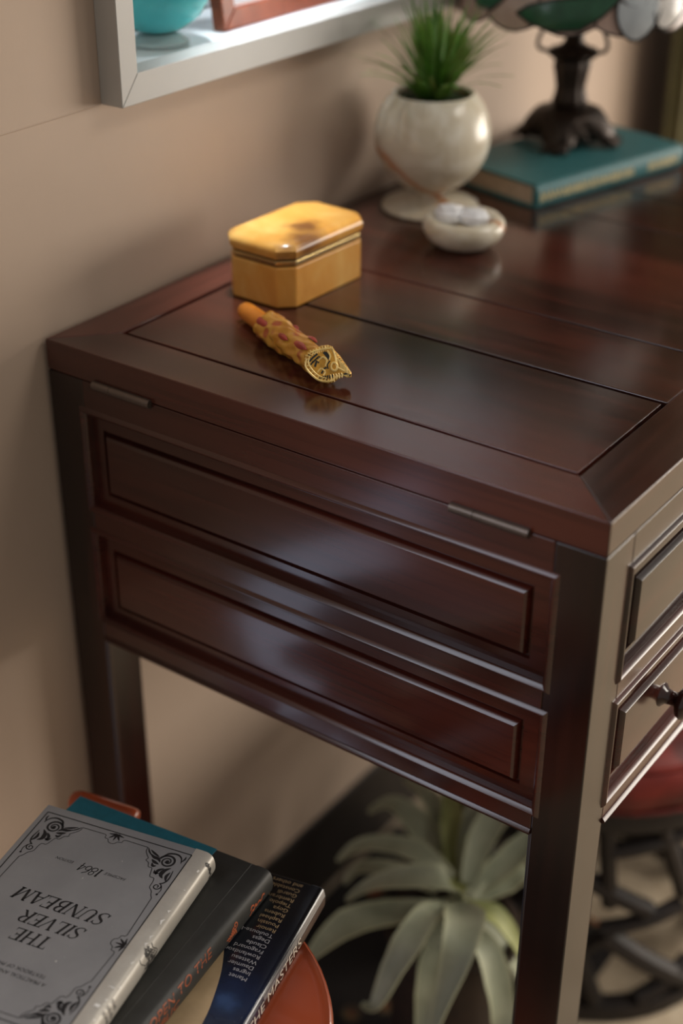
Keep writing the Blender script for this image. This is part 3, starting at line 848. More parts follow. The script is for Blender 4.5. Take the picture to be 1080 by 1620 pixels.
bm = bmesh.new()
for k in range(3):
    a = k*2*PI/3+0.4
    tube(bm, catmull([(0.010*math.cos(a), 0.010*math.sin(a), 0.100), (0.030*math.cos(a), 0.030*math.sin(a), 0.098), (0.040*math.cos(a), 0.040*math.sin(a), 0.112), (0.0, 0.0, 0.175)], 4), 0.0022, 8)
link('shade_spider', bm, M['bronze'], lp)
# shade: a dome of glass pieces in lead
SB, SH, SR = 0.145, 0.105, 0.112
def dome(th, s, d=0.0):
    """s runs from the lower rim (0) to the crown (1)"""
    r_ = (SR+d)*math.cos(s*1.38)**0.85 + 0.012; z = SB + SH*math.sin(s*1.45)
    return (r_*math.cos(th), r_*math.sin(th), z + d*0.3)
sh_root = bpy.data.objects.new('shade', None); COL.objects.link(sh_root); sh_root.parent = lp; sh_root.empty_display_size = 0.02
TC = math.atan2(-0.57, -0.80)       # side of the shade that faces the room
def lead_line(bm, pts, r_=0.0011, d=0.0008): tube(bm, [dome(a, s, d) for a, s in pts], r_, 6)
bl_ = bmesh.new()
NS = 14
for row, (sa, sb) in enumerate(((0.0, 0.34), (0.34, 0.68), (0.68, 0.97))):
    for k in range(NS):
        a0_, a1_ = TC+2*PI*(k+0.5*(row % 2))/NS, TC+2*PI*(k+1+0.5*(row % 2))/NS
        bm = bmesh.new(); g = []
        for i in range(6):
            a = a0_+(a1_-a0_)*i/5; sc = 0.06*math.sin(PI*i/5) if row == 0 else 0
            g.append([dome(a, sa-sc, -0.0008), dome(a, (sa+sb)/2, -0.0008), dome(a, sb, -0.0008), dome(a, sb, 0.0008), dome(a, (sa+sb)/2, 0.0008), dome(a, sa-sc, 0.0008)])
        rings(bm, g)
        link('glass_pane', bm, M['glass_pink'], sh_root, smooth=50)
        lead_line(bl_, [(a0_, sa+(sb-sa)*i/4) for i in range(5)])
        lead_line(bl_, [(a0_+(a1_-a0_)*i/5, sa-(0.06*math.sin(PI*i/5) if row == 0 else 0)) for i in range(6)])
def petal(poly, mat, nm):
    """piece of glass with a leaded outline, lying on the dome"""
    bm = bmesh.new(); n_ = len(poly)
    ca = sum(p[0] for p in poly)/n_; cs = sum(p[1] for p in poly)/n_
    rows = []
    for f_, d in ((1.0, 0.0006), (1.0, 0.0024), (0.6, 0.0034), (0.15, 0.0036)):
        rows.append([dome(ca+(a-ca)*f_, cs+(s-cs)*f_, d) for a, s in poly])
    rings(bm, rows); link(nm, bm, mat, sh_root, smooth=60)
    lead_line(bl_, list(poly)+[poly[0]], 0.0014, 0.0022)
def blob(ca, cs, la, ls, rot, n_=16, pinch=0.0):
    out = []
    for k in range(n_):
        u = 2*PI*k/n_; x = math.cos(u)*la*(1-pinch*math.sin(u)**2*0); y = math.sin(u)*ls*(1-pinch*(math.cos(u)))
        out.append((ca+(x*math.cos(rot)-y*math.sin(rot)), cs+(x*math.sin(rot)+y*math.cos(rot))*0.9))
    return out
for base_a in (0.0, PI):
    A = TC+base_a
    # angle grows towards the right of a viewer facing the shade
    petal([(A-0.62, 0.055), (A-0.50, 0.0), (A-0.32, -0.035), (A-0.12, -0.02), (A+0.04, 0.06), (A+0.16, 0.15), (A+0.26, 0.30), (A+0.14, 0.24), (A+0.0, 0.19), (A-0.16, 0.17), (A-0.34, 0.15), (A-0.52, 0.11)], M['glass_green'], 'green_leaf')
    petal([(A-1.12, 0.14), (A-1.02, 0.05), (A-0.86, 0.05), (A-0.72, 0.15), (A-0.62, 0.34), (A-0.74, 0.50), (A-0.94, 0.44), (A-1.08, 0.30)], M['glass_green'], 'green_leaf')
    petal(blob(A+0.36, 0.09, 0.21, 0.17, 0.5, 18, 0.35), M['glass_grey'], 'grey_petal')
    petal(blob(A+0.34, 0.34, 0.26, 0.16, 1.2, 18, 0.3), M['glass_white'], 'white_petal')
    petal(blob(A+0.62, 0.28, 0.26, 0.17, -0.7, 18, 0.3), M['glass_white'], 'white_petal')
    petal(blob(A+0.64, 0.10, 0.18, 0.14, 0.2, 18, 0.3), M['glass_white'], 'white_petal')
link('lead_lines', bl_, M['lead'], sh_root)
bm = bmesh.new(); lathe(bm, [(0.030, 0.236), (0.028, 0.244), (0.012, 0.247), (0.006, 0.256), (0.003, 0.262)], n=24); link('finial', bm, M['bronze'], lp)

# ------------------------------------------------------------------ things on the window sill
SZ = 0.986
vs = thing('vase', 'round turquoise glass vase on the window sill', 'vase', (0.212, 0.553, SZ))
bm = bmesh.new()
lathe(bm, [(0.024, 0.0), (0.0265, 0.001), (0.0265, 0.004), (0.021, 0.008), (0.017, 0.010), (0.014, 0.010)], n=40); link('clear_foot', bm, M['clear'], vs, smooth=50)
bm = bmesh.new()
o_p = [(0.012, 0.0101), (0.024, 0.014), (0.037, 0.024), (0.047, 0.040), (0.051, 0.058), (0.048, 0.076), (0.038, 0.091), (0.026, 0.101), (0.022, 0.112), (0.027, 0.125), (0.029, 0.130)]
lathe(bm, o_p+[(r-0.003, z) for r, z in reversed(o_p[2:])]+[(0.012, 0.0145)], n=48); link('body', bm, M['turquoise'], vs, smooth=60)

pf = thing('picture_frame', 'red-brown wooden picture frame leaning on the window sill', 'picture frame', (0.402, 0.533, SZ), 0)
lean = Matrix.Rotation(math.radians(-7), 4, 'X')
def lm(x, y, z): return lean @ V(x, y, z)
fw_, fh_, mw = 0.25, 0.20, 0.0185
corners = [(-fw_/2, 0.0005), (fw_/2, 0.0005), (fw_/2, fh_), (-fw_/2, fh_)]
for i in range(4):
    j = (i+1) % 4
    def ins(p): return (p[0]+(mw if p[0] < 0 else -mw), p[1]+(mw if p[1] < 0.1 else -mw))
    a, b = corners[i], corners[j]
    bm = bmesh.new(); prism(bm, [a, b, ins(b), ins(a)], 0.0, 0.014, lambda x, z, y: lm(x, y, z)); link('frame_moulding', bm, M['mahogany'], pf, bevel=0.002)
bm = bmesh.new(); prism(bm, [(-fw_/2+mw-0.002, mw-0.002), (fw_/2-mw+0.002, mw-0.002), (fw_/2-mw+0.002, fh_-mw+0.002), (-fw_/2+mw-0.002, fh_-mw+0.002)], 0.006, 0.010, lambda x, z, y: lm(x, y, z))
link('mat_board', bm, M['mat_board'], pf, smooth=0)
bm = bmesh.new(); prism(bm, [(-0.02, 0.16), (0.02, 0.16), (0.02, 0.155), (-0.02, 0.155)], 0.0, 0.001, lambda x, z, y: lm(x, 0.014+y, z))
prism(bm, [(-0.018, 0.0), (0.018, 0.0), (0.018, 0.0025), (-0.018, 0.0025)], 0.0, 1.0, lambda x, z, y: ((lm(x, 0.0145, 0.155)*(1-y))+V(x, 0.062, 0.001)*y)+V(0, z, 0))
link('easel_back', bm, M['mahogany'], pf, smooth=0)

# ------------------------------------------------------------------ air plant in its planter
AP = V(0.213, 0.214, 0.17)
pt = thing('planter', 'dark brown round planter on the rug under the desk', 'planter', (0.222, 0.222, FZ+0.003))
bm = bmesh.new(); z_ = 0.17-0.03-(FZ+0.003)
lathe(bm, [(0.045, 0.0), (0.052, 0.004), (0.062, 0.06), (0.066, z_-0.02), (0.070, z_-0.012), (0.070, z_), (0.062, z_), (0.060, z_-0.012), (0.02, z_-0.014)], n=40,
      fn=lambda a, r, z: r*(1+0.012*math.sin(26*a)*math.sin(z*260)))
link('pot', bm, M['basket'], pt, smooth=60)
LEAVES = [[(0.0043, 0.0033, 0.0095, 0.0136), (-0.0078, 0.0104, 0.0394, 0.029), (-0.0284, 0.0475, 0.0377, 0.0257), (-0.0414, 0.079, 0.021, 0.017), (-0.0558, 0.0992, 0.0009, 0.0036)], [(0.0281, 0.0259, 0.0057, 0.0138), (0.0307, 0.0719, 0.0156, 0.0245), (0.0172, 0.1108, 0.0156, 0.0188), (0.0021, 0.1289, 0.0125, 0.0129), (-0.0145, 0.1401, 0.0002, 0.0033)], [(0.0016, 0.0247, -0.013, 0.0137), (-0.0402, 0.0521, -0.0044, 0.0283), (-0.0829, 0.0772, 0.0005, 0.029), (-0.1269, 0.0892, -0.0096, 0.011), (-0.1482, 0.0898, -0.0191, 0.0031)], [(-0.0063, 0.0036, 0.0148, 0.009), (-0.0569, 0.0001, 0.0398, 0.0206), (-0.0951, -0.0017, 0.0341, 0.0235), (-0.1119, 0.0042, 0.0061, 0.0214), (-0.129, 0.0126, -0.0296, 0.0119), (-0.1299, 0.0277, -0.0357, 0.0035)], [(-0.0061, 0.0024, 0.0138, 0.0112), (-0.0439, -0.0335, 0.0444, 0.0323), (-0.0754, -0.0478, 0.0455, 0.0264), (-0.0908, -0.0498, 0.0217, 0.0211), (-0.1083, -0.0455, -0.0287, 0.0107), (-0.1176, -0.0448, -0.0513, 0.003)], [(-0.0129, -0.0208, 0.0008, 0.0112), (-0.0277, -0.0503, 0.0004, 0.0208), (-0.0375, -0.0689, -0.0223, 0.023), (-0.0453, -0.082, -0.0566, 0.0197), (-0.0559, -0.0876, -0.0872, 0.0044)], [(-0.0009, -0.0078, 0.0109, 0.0101), (0.0059, -0.0375, 0.0106, 0.0201), (0.0081, -0.0579, -0.0068, 0.0167), (0.011, -0.0726, -0.0376, 0.009), (0.0116, -0.0807, -0.0648, 0.0027)], [(0.0194, 0.0115, -0.0011, 0.0115), (0.0593, 0.0367, 0.0006, 0.0223), (0.091, 0.0618, 0.0106, 0.0216), (0.123, 0.0855, 0.0197, 0.0147), (0.1455, 0.1059, 0.0321, 0.0035)], [(0.0239, 0.0012, -0.005, 0.0092), (0.0601, -0.0086, 0.0063, 0.0231), (0.0877, -0.0209, 0.0229, 0.0255), (0.1092, -0.0311, 0.0431, 0.0139), (0.1206, -0.0371, 0.0532, 0.0032)], [(0.0205, -0.0086, 0.0003, 0.0102), (0.0575, -0.0212, -0.0002, 0.0231), (0.0742, -0.0347, 0.0099, 0.0196), (0.0826, -0.0485, 0.008, 0.0046)], [(0.0393, 0.0377, -0.0066, 0.014), (0.07, 0.0768, -0.004, 0.0276), (0.0825, 0.1082, 0.0052, 0.0255), (0.0817, 0.137, 0.0132, 0.0171), (0.0636, 0.1541, 0.0046, 0.0034)], [(0.0369, 0.0095, 0.0017, 0.0115), (0.0761, 0.0182, 0.0259, 0.0234), (0.1085, 0.0142, 0.0476, 0.0259), (0.1256, 0.0063, 0.0639, 0.0141), (0.1349, 0.0014, 0.0721, 0.0033)], [(-0.0241, -0.0014, 0.0046, 0.0089), (-0.0605, -0.0095, -0.015, 0.0198), (-0.0788, -0.0182, -0.0397, 0.0219), (-0.0923, -0.0216, -0.0722, 0.0132), (-0.1038, -0.0244, -0.0913, 0.0031)], [(0.0093, -0.021, -0.0081, 0.0113), (0.0118, -0.0499, -0.0335, 0.0226), (0.0161, -0.065, -0.0627, 0.0205), (0.0164, -0.0748, -0.0922, 0.0069)], [(-0.0046, 0.008, 0.0016, 0.0113), (-0.0353, -0.0058, 0.0043, 0.0244), (-0.0549, -0.0073, -0.0149, 0.0199), (-0.0622, -0.0061, -0.0341, 0.0044)], [(0.0328, 0.0094, -0.0043, 0.0092), (0.0775, 0.0342, 0.0038, 0.0189), (0.1081, 0.0481, 0.0211, 0.0168), (0.1419, 0.0583, 0.0391, 0.0034)], [(0.0282, 0.0413, -0.0188, 0.014), (0.0302, 0.093, -0.024, 0.0214), (0.0161, 0.1296, -0.0271, 0.0144), (-0.0018, 0.1403, -0.0417, 0.0034)], [(0.0504, 0.039, -0.0096, 0.0141), (0.0912, 0.0705, -0.0004, 0.0217), (0.1154, 0.1094, 0.013, 0.0172), (0.1208, 0.1454, 0.0168, 0.0035)]]
ap = thing('air_plant', 'large silvery green air plant with curling leaves under the desk', 'plant', (AP.x, AP.y, AP.z-0.044))
ao = V(AP.x, AP.y, AP.z-0.044)
bm = bmesh.new(); lathe(bm, [(0.010, 0.0), (0.022, 0.006), (0.028, 0.022), (0.022, 0.042), (0.010, 0.056)], n=20); link('heart', bm, M['leaf'], ap)
def air_leaf(pts, mat):
    c = catmull([V(p[0], p[1], p[2]) for p in pts], 6); wd = [x*0.64 for x in resamp([p[3] for p in pts], len(c))]
    bm = bmesh.new(); uvl = bm.loops.layers.uv.new('UVMap')
    rows = []; prev = None
    for i, p in enumerate(c):
        d = (c[min(i+1, len(c)-1)]-c[max(i-1, 0)]).normalized()
        s_ = d.cross(V(0, 0, 1))
        if s_.length < 0.25: s_ = prev if prev is not None else V(0.58, -0.81, 0)
        s_ = (s_-d*s_.dot(d)).normalized()
        if prev is not None:
            if s_.dot(prev) < 0: s_ = -s_
            s_ = (s_+prev*1.5).normalized()
        prev = s_
        nrm = s_.cross(d); nrm = nrm if nrm.z >= 0 else -nrm
        h = wd[i]
        top = [p+s_*(h*j)+nrm*(abs(j)**2*h*0.30) for j in (-1, -0.66, -0.33, 0, 0.33, 0.66, 1)]
        bot = [q-nrm*0.0016 for q in reversed(top)]
        rows.append([bm.verts.new(q+V(0, 0, 0.044)) for q in top+bot])
    n_ = len(rows[0]); us = [0, 1/6, 2/6, 3/6, 4/6, 5/6, 1, 1, 5/6, 4/6, 3/6, 2/6, 1/6, 0]
    for i in range(len(rows)-1):
        for j in range(n_):
            k = (j+1) % n_
            f_ = bm.faces.new((rows[i][j], rows[i][k], rows[i+1][k], rows[i+1][j]))
            for lp_, (ui, vi) in zip(f_.loops, ((us[j], i), (us[k], i), (us[k], i+1), (us[j], i+1))): lp_[uvl].uv = (ui, vi/len(rows))
    bm.faces.new(rows[0][::-1]); bm.faces.new(rows[-1])
    link('leaf', bm, mat, ap, smooth=70)
for i, l_ in enumerate(LEAVES):
    air_leaf(l_, M['leaf_young'] if i in (6, 7) else M['leaf'])

# ------------------------------------------------------------------ lattice drum stool with its red cushion
SX, SY, SRR = 0.535, 0.213, 0.165
ss = thing('lattice_stool', 'dark wooden drum stool with open crazed lattice sides under the desk', 'stool', (SX, SY, FZ))
sso = (SX, SY, FZ)
for za, zb in ((FZ+0.0033, FZ+0.024), (0.193, 0.218)):
    bm = bmesh.new()
    rows = []
    for k in range(48):
        a = 2*PI*k/48
        rows.append([(SX+r*math.cos(a), SY+r*math.sin(a), z) for r, z in ((SRR-0.012, za), (SRR+0.010, za), (SRR+0.012, (za+zb)/2), (SRR+0.010, zb), (SRR-0.012, zb))])
    rows.append(rows[0])
    rings(bm, rows, True, False, False); bmesh.ops.remove_doubles(bm, verts=bm.verts, dist=1e-6)
    link('hoop', bm, M['stool_wood'], ss, sso, smooth=40)
bm = bmesh.new(); lathe(bm, [(SRR-0.012, 0.206), (SRR-0.002, 0.2182), (0.02, 0.2182)], (SX, SY, 0), 48); link('seat_board', bm, M['stool_wood'], ss, sso)
def bar(a0_, za, a1_, zb, r_=0.0085):
    p = []; r_ *= 1.2; k_ = lambda z: -0.075+(z+0.04)*1.02
    for i in range(7):
        f_ = i/6; a = math.radians(a0_+(a1_-a0_)*f_); p.append((SX+SRR*math.cos(a), SY+SRR*math.sin(a), k_(za+(zb-za)*f_)))
    bm = bmesh.new(); tube(bm, p, r_, 8); link('lattice_bar', bm, M['stool_wood'], ss, sso)
pattern = [(-152.3, 0.225, -147.9, 0.115, .008), (-150.5, 0.190, -120, 0.208, .008), (-131, 0.22, -117.7, 0.117, .008), (-166, 0.165, -132, 0.103, .009), (-150.3, 0.077, -118, 0.099, .008),
           (-149, 0.072, -108, -0.032, .011), (-160, 0.030, -147, 0.072, .007), (-108, 0.0, -132, -0.034, .009), (-158, 0.036, -149, -0.034, .009), (-166, 0.165, -160, 0.03, .008)]
for rep in range(6):
    for a0_, za, a1_, zb, r_ in pattern:
        bar(a0_+rep*60, za, a1_+rep*60, zb, r_)
cu = thing('seat_cushion', 'red velvet cushion on the lattice stool under the desk', 'cushion', (SX, SY, 0.2182))
bm = bmesh.new()
lathe(bm, [(0.150, 0.0), (0.172, 0.004), (0.181, 0.014), (0.183, 0.030), (0.180, 0.046), (0.170, 0.060), (0.150, 0.068), (0.110, 0.073), (0.05, 0.074), (0.01, 0.072)], n=72,
      fn=lambda a, r, z: r*(1+0.008*math.sin(17*a+z*60)+0.006*math.sin(9*a)))
link('pad', bm, M['red_cushion'], cu, smooth=60)
bm = bmesh.new()
for z in (0.006, 0.058): tube(bm, [(0.178*math.cos(2*PI*k/60)*(1 if z < 0.03 else 0.97), 0.178*math.sin(2*PI*k/60)*(1 if z < 0.03 else 0.97), z) for k in range(61)], 0.003, 6)
link('piping', bm, M['red_cushion'], cu)

# ------------------------------------------------------------------ round side table carrying the books
ST = (-0.2486, 0.222); STZ = 0.432
sd = thing('stool', 'round glossy terracotta stool with a low back rail, under the pile of books', 'stool', (ST[0], ST[1], FZ))
sdo = (ST[0], ST[1], FZ)
bm = bmesh.new()
lathe(bm, [(0.06, STZ-0.030), (0.143, STZ-0.026), (0.1495, STZ-0.018), (0.1510, STZ-0.006), (0.1500, STZ-0.0015), (0.1480, STZ), (0.1465, STZ-0.0006), (0.1440, STZ-0.0014), (0.140, STZ-0.0002), (0.02, STZ)], (ST[0], ST[1], 0), 72)
link('seat', bm, M['orange'], sd, sdo, smooth=50)
bm = bmesh.new()
lathe(bm, [(0.115, FZ+0.003), (0.117, FZ+0.012), (0.10, FZ+0.02), (0.035, FZ+0.035), (0.024, FZ+0.07), (0.022, STZ-0.10), (0.035, STZ-0.05), (0.075, STZ-0.0298)], (ST[0], ST[1], 0), 48)
link('pedestal', bm, M['orange'], sd, sdo, smooth=50)

bm = bmesh.new()
rp = catmull([(-0.1070, 0.4085, 0.4385), (-0.1050, 0.4000, 0.4400), (-0.1005, 0.3790, 0.4402), (-0.0960, 0.3560, 0.4400), (-0.0945, 0.3480, 0.4385)], 4)
tube(bm, rp, [0.004, 0.0085, 0.0105]+[0.0112]*(len(rp)-6)+[0.0105, 0.0085, 0.004], 14)
link('back_rail', bm, M['orange'], sd, sdo, smooth=60)
for p_, q_ in (((-0.1035, 0.3930), (-0.185, 0.300)), ((-0.0985, 0.3640), (-0.170, 0.285))):
    bm = bmesh.new(); tube(bm, catmull([(q_[0], q_[1], STZ-0.030), (p_[0]-0.02, p_[1]-0.015, STZ-0.040), (p_[0], p_[1], STZ-0.022), (p_[0], p_[1], 0.436)], 6), 0.006, 10)
    link('rail_post', bm, M['orange'], sd, sdo, smooth=60)

# ---- book builder: x away from the spine, y down the cover, z up
def hardback(name, label, B, ang, a, b, t, z0_, bulge, top_m, spine_m, page_m, cov=0.0026, lo_off=0.0, group=None, sq=0.5):
    r_ = thing(name, label, 'book', (B[0], B[1], z0_), math.radians(ang), group)
    bm = bmesh.new(); box(bm, (0.002, 0, 0), (a, b, cov)); link('back_cover', bm, top_m, r_, bevel=0.0007)
    bm = bmesh.new(); box(bm, (0.002, 0, t-cov), (a, b, t)); fc = link('front_cover', bm, top_m, r_, bevel=0.0009, seg=3)
    bm = bmesh.new(); box(bm, (0.001, 0.003, cov), (a-0.004, b-0.003, t-cov)); link('page_block', bm, page_m, r_, smooth=0)
    bm = bmesh.new(); rows = []
    out = []
    for k in range(15):
        u = PI*(k/14-0.5)
        out.append((-bulge*max(0.0, math.cos(u))**sq+lo_off*(0.5-0.5*math.sin(u)), t/2+t/2*math.sin(u)))
    prof = [(0.003, 0)]+out+[(0.003, t), (0.003, t-cov), (-bulge*0.3, t-cov-0.001), (-bulge*0.3, cov+0.001), (0.003, cov)]
    rings(bm, [[(x, y, z) for x, z in prof] for y in (0.0, b)]); sp_ = link('spine', bm, spine_m, r_, smooth=50)
    def spine_map(y, z, lift=0.0002):
        """y down the cover, z height on the spine"""
        u = max(-0.999, min(0.999, (z-t/2)/(t/2)))
        x = -bulge*math.sqrt(1-u*u)**sq+lo_off*(0.5-0.5*u)
        return (x-lift, y, z+(lift if u > 0.6 else 0))
    return r_, fc, sp_, spine_map

# --- silver book, topmost
sb, scov, ssp, smap = hardback('book', 'silver grey hardback with black ornamental border, topmost of the pile', (-0.1364, 0.2402), 103.1, 0.1318, 0.2005, 0.022, 0.478, 0.0125, M['silver'], M['silver_spine'], M['paper'])
TZ = 0.022
def cm(x, y): return (x, y, TZ+0.00012)
bm = bmesh.new()
bx0, bx1, by0, by1 = 0.0027, 0.1270, 0.0078, 0.1918
for p, q in (((bx0, by0), (bx1, by0)), ((bx1, by0), (bx1, by1)), ((bx1, by1), (bx0, by1)), ((bx0, by1), (bx0, by0))):
    stroke(bm, [p, q], 0.0009, cm)
link('border_line', bm, M['ink'], scov, smooth=0)
def spiral(cx, cy, r0_, r1_, a0_, turns, n_=40):
    return [(cx+(r0_+(r1_-r0_)*i/n_)*math.cos(a0_+2*PI*turns*i/n_), cy+(r0_+(r1_-r0_)*i/n_)*math.sin(a0_+2*PI*turns*i/n_)) for i in range(n_+1)]
def cat2(pts, m=6): return [(p.x, p.y) for p in catmull([(x, y, 0) for x, y in pts], m)]
def blade(bm, pts, wmax, mp, power=1.0):
    c = cat2(pts, 6); n_ = len(c)
    stroke(bm, c, [max(0.0001, wmax*math.sin(PI*(i/(n_-1))**power)) for i in range(n_)], mp)
def dot(bm, x, y, r_, mp):
    flat(bm, [(x+r_*math.cos(2*PI*k/12), y+r_*math.sin(2*PI*k/12)) for k in range(12)], mp)
def corner(sx_, sy_, ox, oy):
    """scrolling acanthus corner, 1 unit = 1 mm from the border corner; x along the short edge, y down the long one"""
    bm = bmesh.new()
    mp = lambda x, y: cm(ox+sx_*x*0.001, oy+sy_*y*0.001)
    s = spiral(13.5, 13.0, 1.2, 6.6, 0.5, 1.9); stroke(bm, s, resamp([1.6, 1.1, 1.3, 1.7, 1.9], len(s)), mp)
    dot(bm, 13.5, 13.0, 1.5, mp)
    stroke(bm, cat2([(19, 9.5), (16, 5.0), (10, 3.6), (5.5, 6.0), (3.4, 11)]), resamp([0.7, 1.8, 1.6, 1.2, 0.5], 25), mp)
    blade(bm, [(4.0, 10.5), (2.6, 6.0), (3.0, 3.0)], 1.3, mp)
    # leaves running along the short edge
    blade(bm, [(18, 16), (21, 13), (25, 12.4), (29, 10)], 3.0, mp); blade(bm, [(21, 11), (26, 9), (31, 6.2)], 2.0, mp)
    blade(bm, [(18, 18), (22, 17), (25.5, 15)], 2.6, mp); blade(bm, [(27, 12), (31, 8.5), (33.5, 5.0)], 1.3, mp)
    blade(bm, [(19, 20), (21.5, 21), (23.5, 18)], 2.2, mp)
    # leaves and little scroll running down the long edge
    blade(bm, [(7.5, 18), (11, 22), (11.5, 27), (8.5, 30)], 3.6, mp); blade(bm, [(12, 20), (15.5, 24), (15, 28.5)], 2.6, mp)
    blade(bm, [(6, 22), (7, 27), (5, 32)], 2.4, mp); blade(bm, [(13, 26), (16.5, 27), (18, 24)], 1.8, mp)
    stroke(bm, cat2([(5, 20), (4.0, 28), (5.2, 33), (8.2, 35.5)]), resamp([0.5, 1.3, 1.2, 1.0], 19), mp)
    s = spiral(8.6, 38.6, 0.7, 3.5, 2.2, 1.35, 26); stroke(bm, s, resamp([1.0, 0.8, 1.0, 0.9], len(s)), mp)
    stroke(bm, cat2([(5.4, 37), (4.0, 41), (4.6, 45)]), resamp([0.8, 0.7, 0.5], 13), mp); dot(bm, 4.7, 45.6, 0.95, mp)
    # wavy outline that encloses the scrolls
    stroke(bm, cat2([(34, 5.2), (33.5, 8.8), (31, 12.2), (28.5, 15), (29, 17.5), (26, 19.2), (24, 23), (21, 23.2), (19.5, 27.5), (18, 31.5), (14.5, 32), (13.4, 36), (13.0, 41), (10, 44), (8.4, 47.5), (6.6, 50)], 4), 0.6, mp)
    link('corner_ornament', bm, M['ink'], scov, smooth=0)
corner(1, 1, bx0, by0); corner(-1, 1, bx1, by0); corner(1, -1, bx0, by1); corner(-1, -1, bx1, by1)
def palmette(ox, oy, ux, uy, vx, vy):
    bm = bmesh.new(); mp = lambda x, y: cm(ox+(ux*x+vx*y)*0.001, oy+(uy*x+vy*y)*0.001)
    for x1_, y1_, x2_, y2_, w_ in ((0, 3, 0, 9, 2.0), (-2, 4, -4.6, 7.6, 1.8), (2, 4, 4.6, 7.6, 1.8), (-3, 2.4, -6.6, 3.0, 1.5), (3, 2.4, 6.6, 3.0, 1.5)):
        blade(bm, [(x1_*0.3, y1_*0.3), (x1_, y1_), (x2_, y2_)], w_, mp)
    stroke(bm, cat2([(-9.5, 4.8), (-7.6, 5.6), (-7.0, 8.2), (-4.2, 8.8), (-2.6, 11.2), (0, 12), (2.6, 11.2), (4.2, 8.8), (7.0, 8.2), (7.6, 5.6), (9.5, 4.8)], 4), 0.55, mp)
    link('edge_ornament', bm, M['ink'], scov, smooth=0)
palmette(0.0648, by0, -1, 0, 0, 1); palmette(0.0648, by1, -1, 0, 0, -1)
palmette(bx0, 0.1050, 0, 1, 1, 0); palmette(bx1, 0.1050, 0, 1, -1, 0)
for p, q in (((0.0367, by0+0.0051), (0.0552, by0+0.0049)), ((0.0744, by0+0.0049), (0.0929, by0+0.0051)), ((0.0367, by1-0.0051), (0.0552, by1-0.0049)), ((0.0744, by1-0.0049), (0.0929, by1-0.0051)),
             ((bx0+0.0064, 0.0578), (bx0+0.0048, 0.0955)), ((bx0+0.0048, 0.1145), (bx0+0.0064, 0.1418)), ((bx1-0.0064, 0.0578), (bx1-0.0048, 0.0955)), ((bx1-0.0048, 0.1145), (bx1-0.0064, 0.1418))):
    bm = bmesh.new(); stroke(bm, [p, q], 0.0006, cm); link('inner_line', bm, M['ink'], scov, smooth=0)

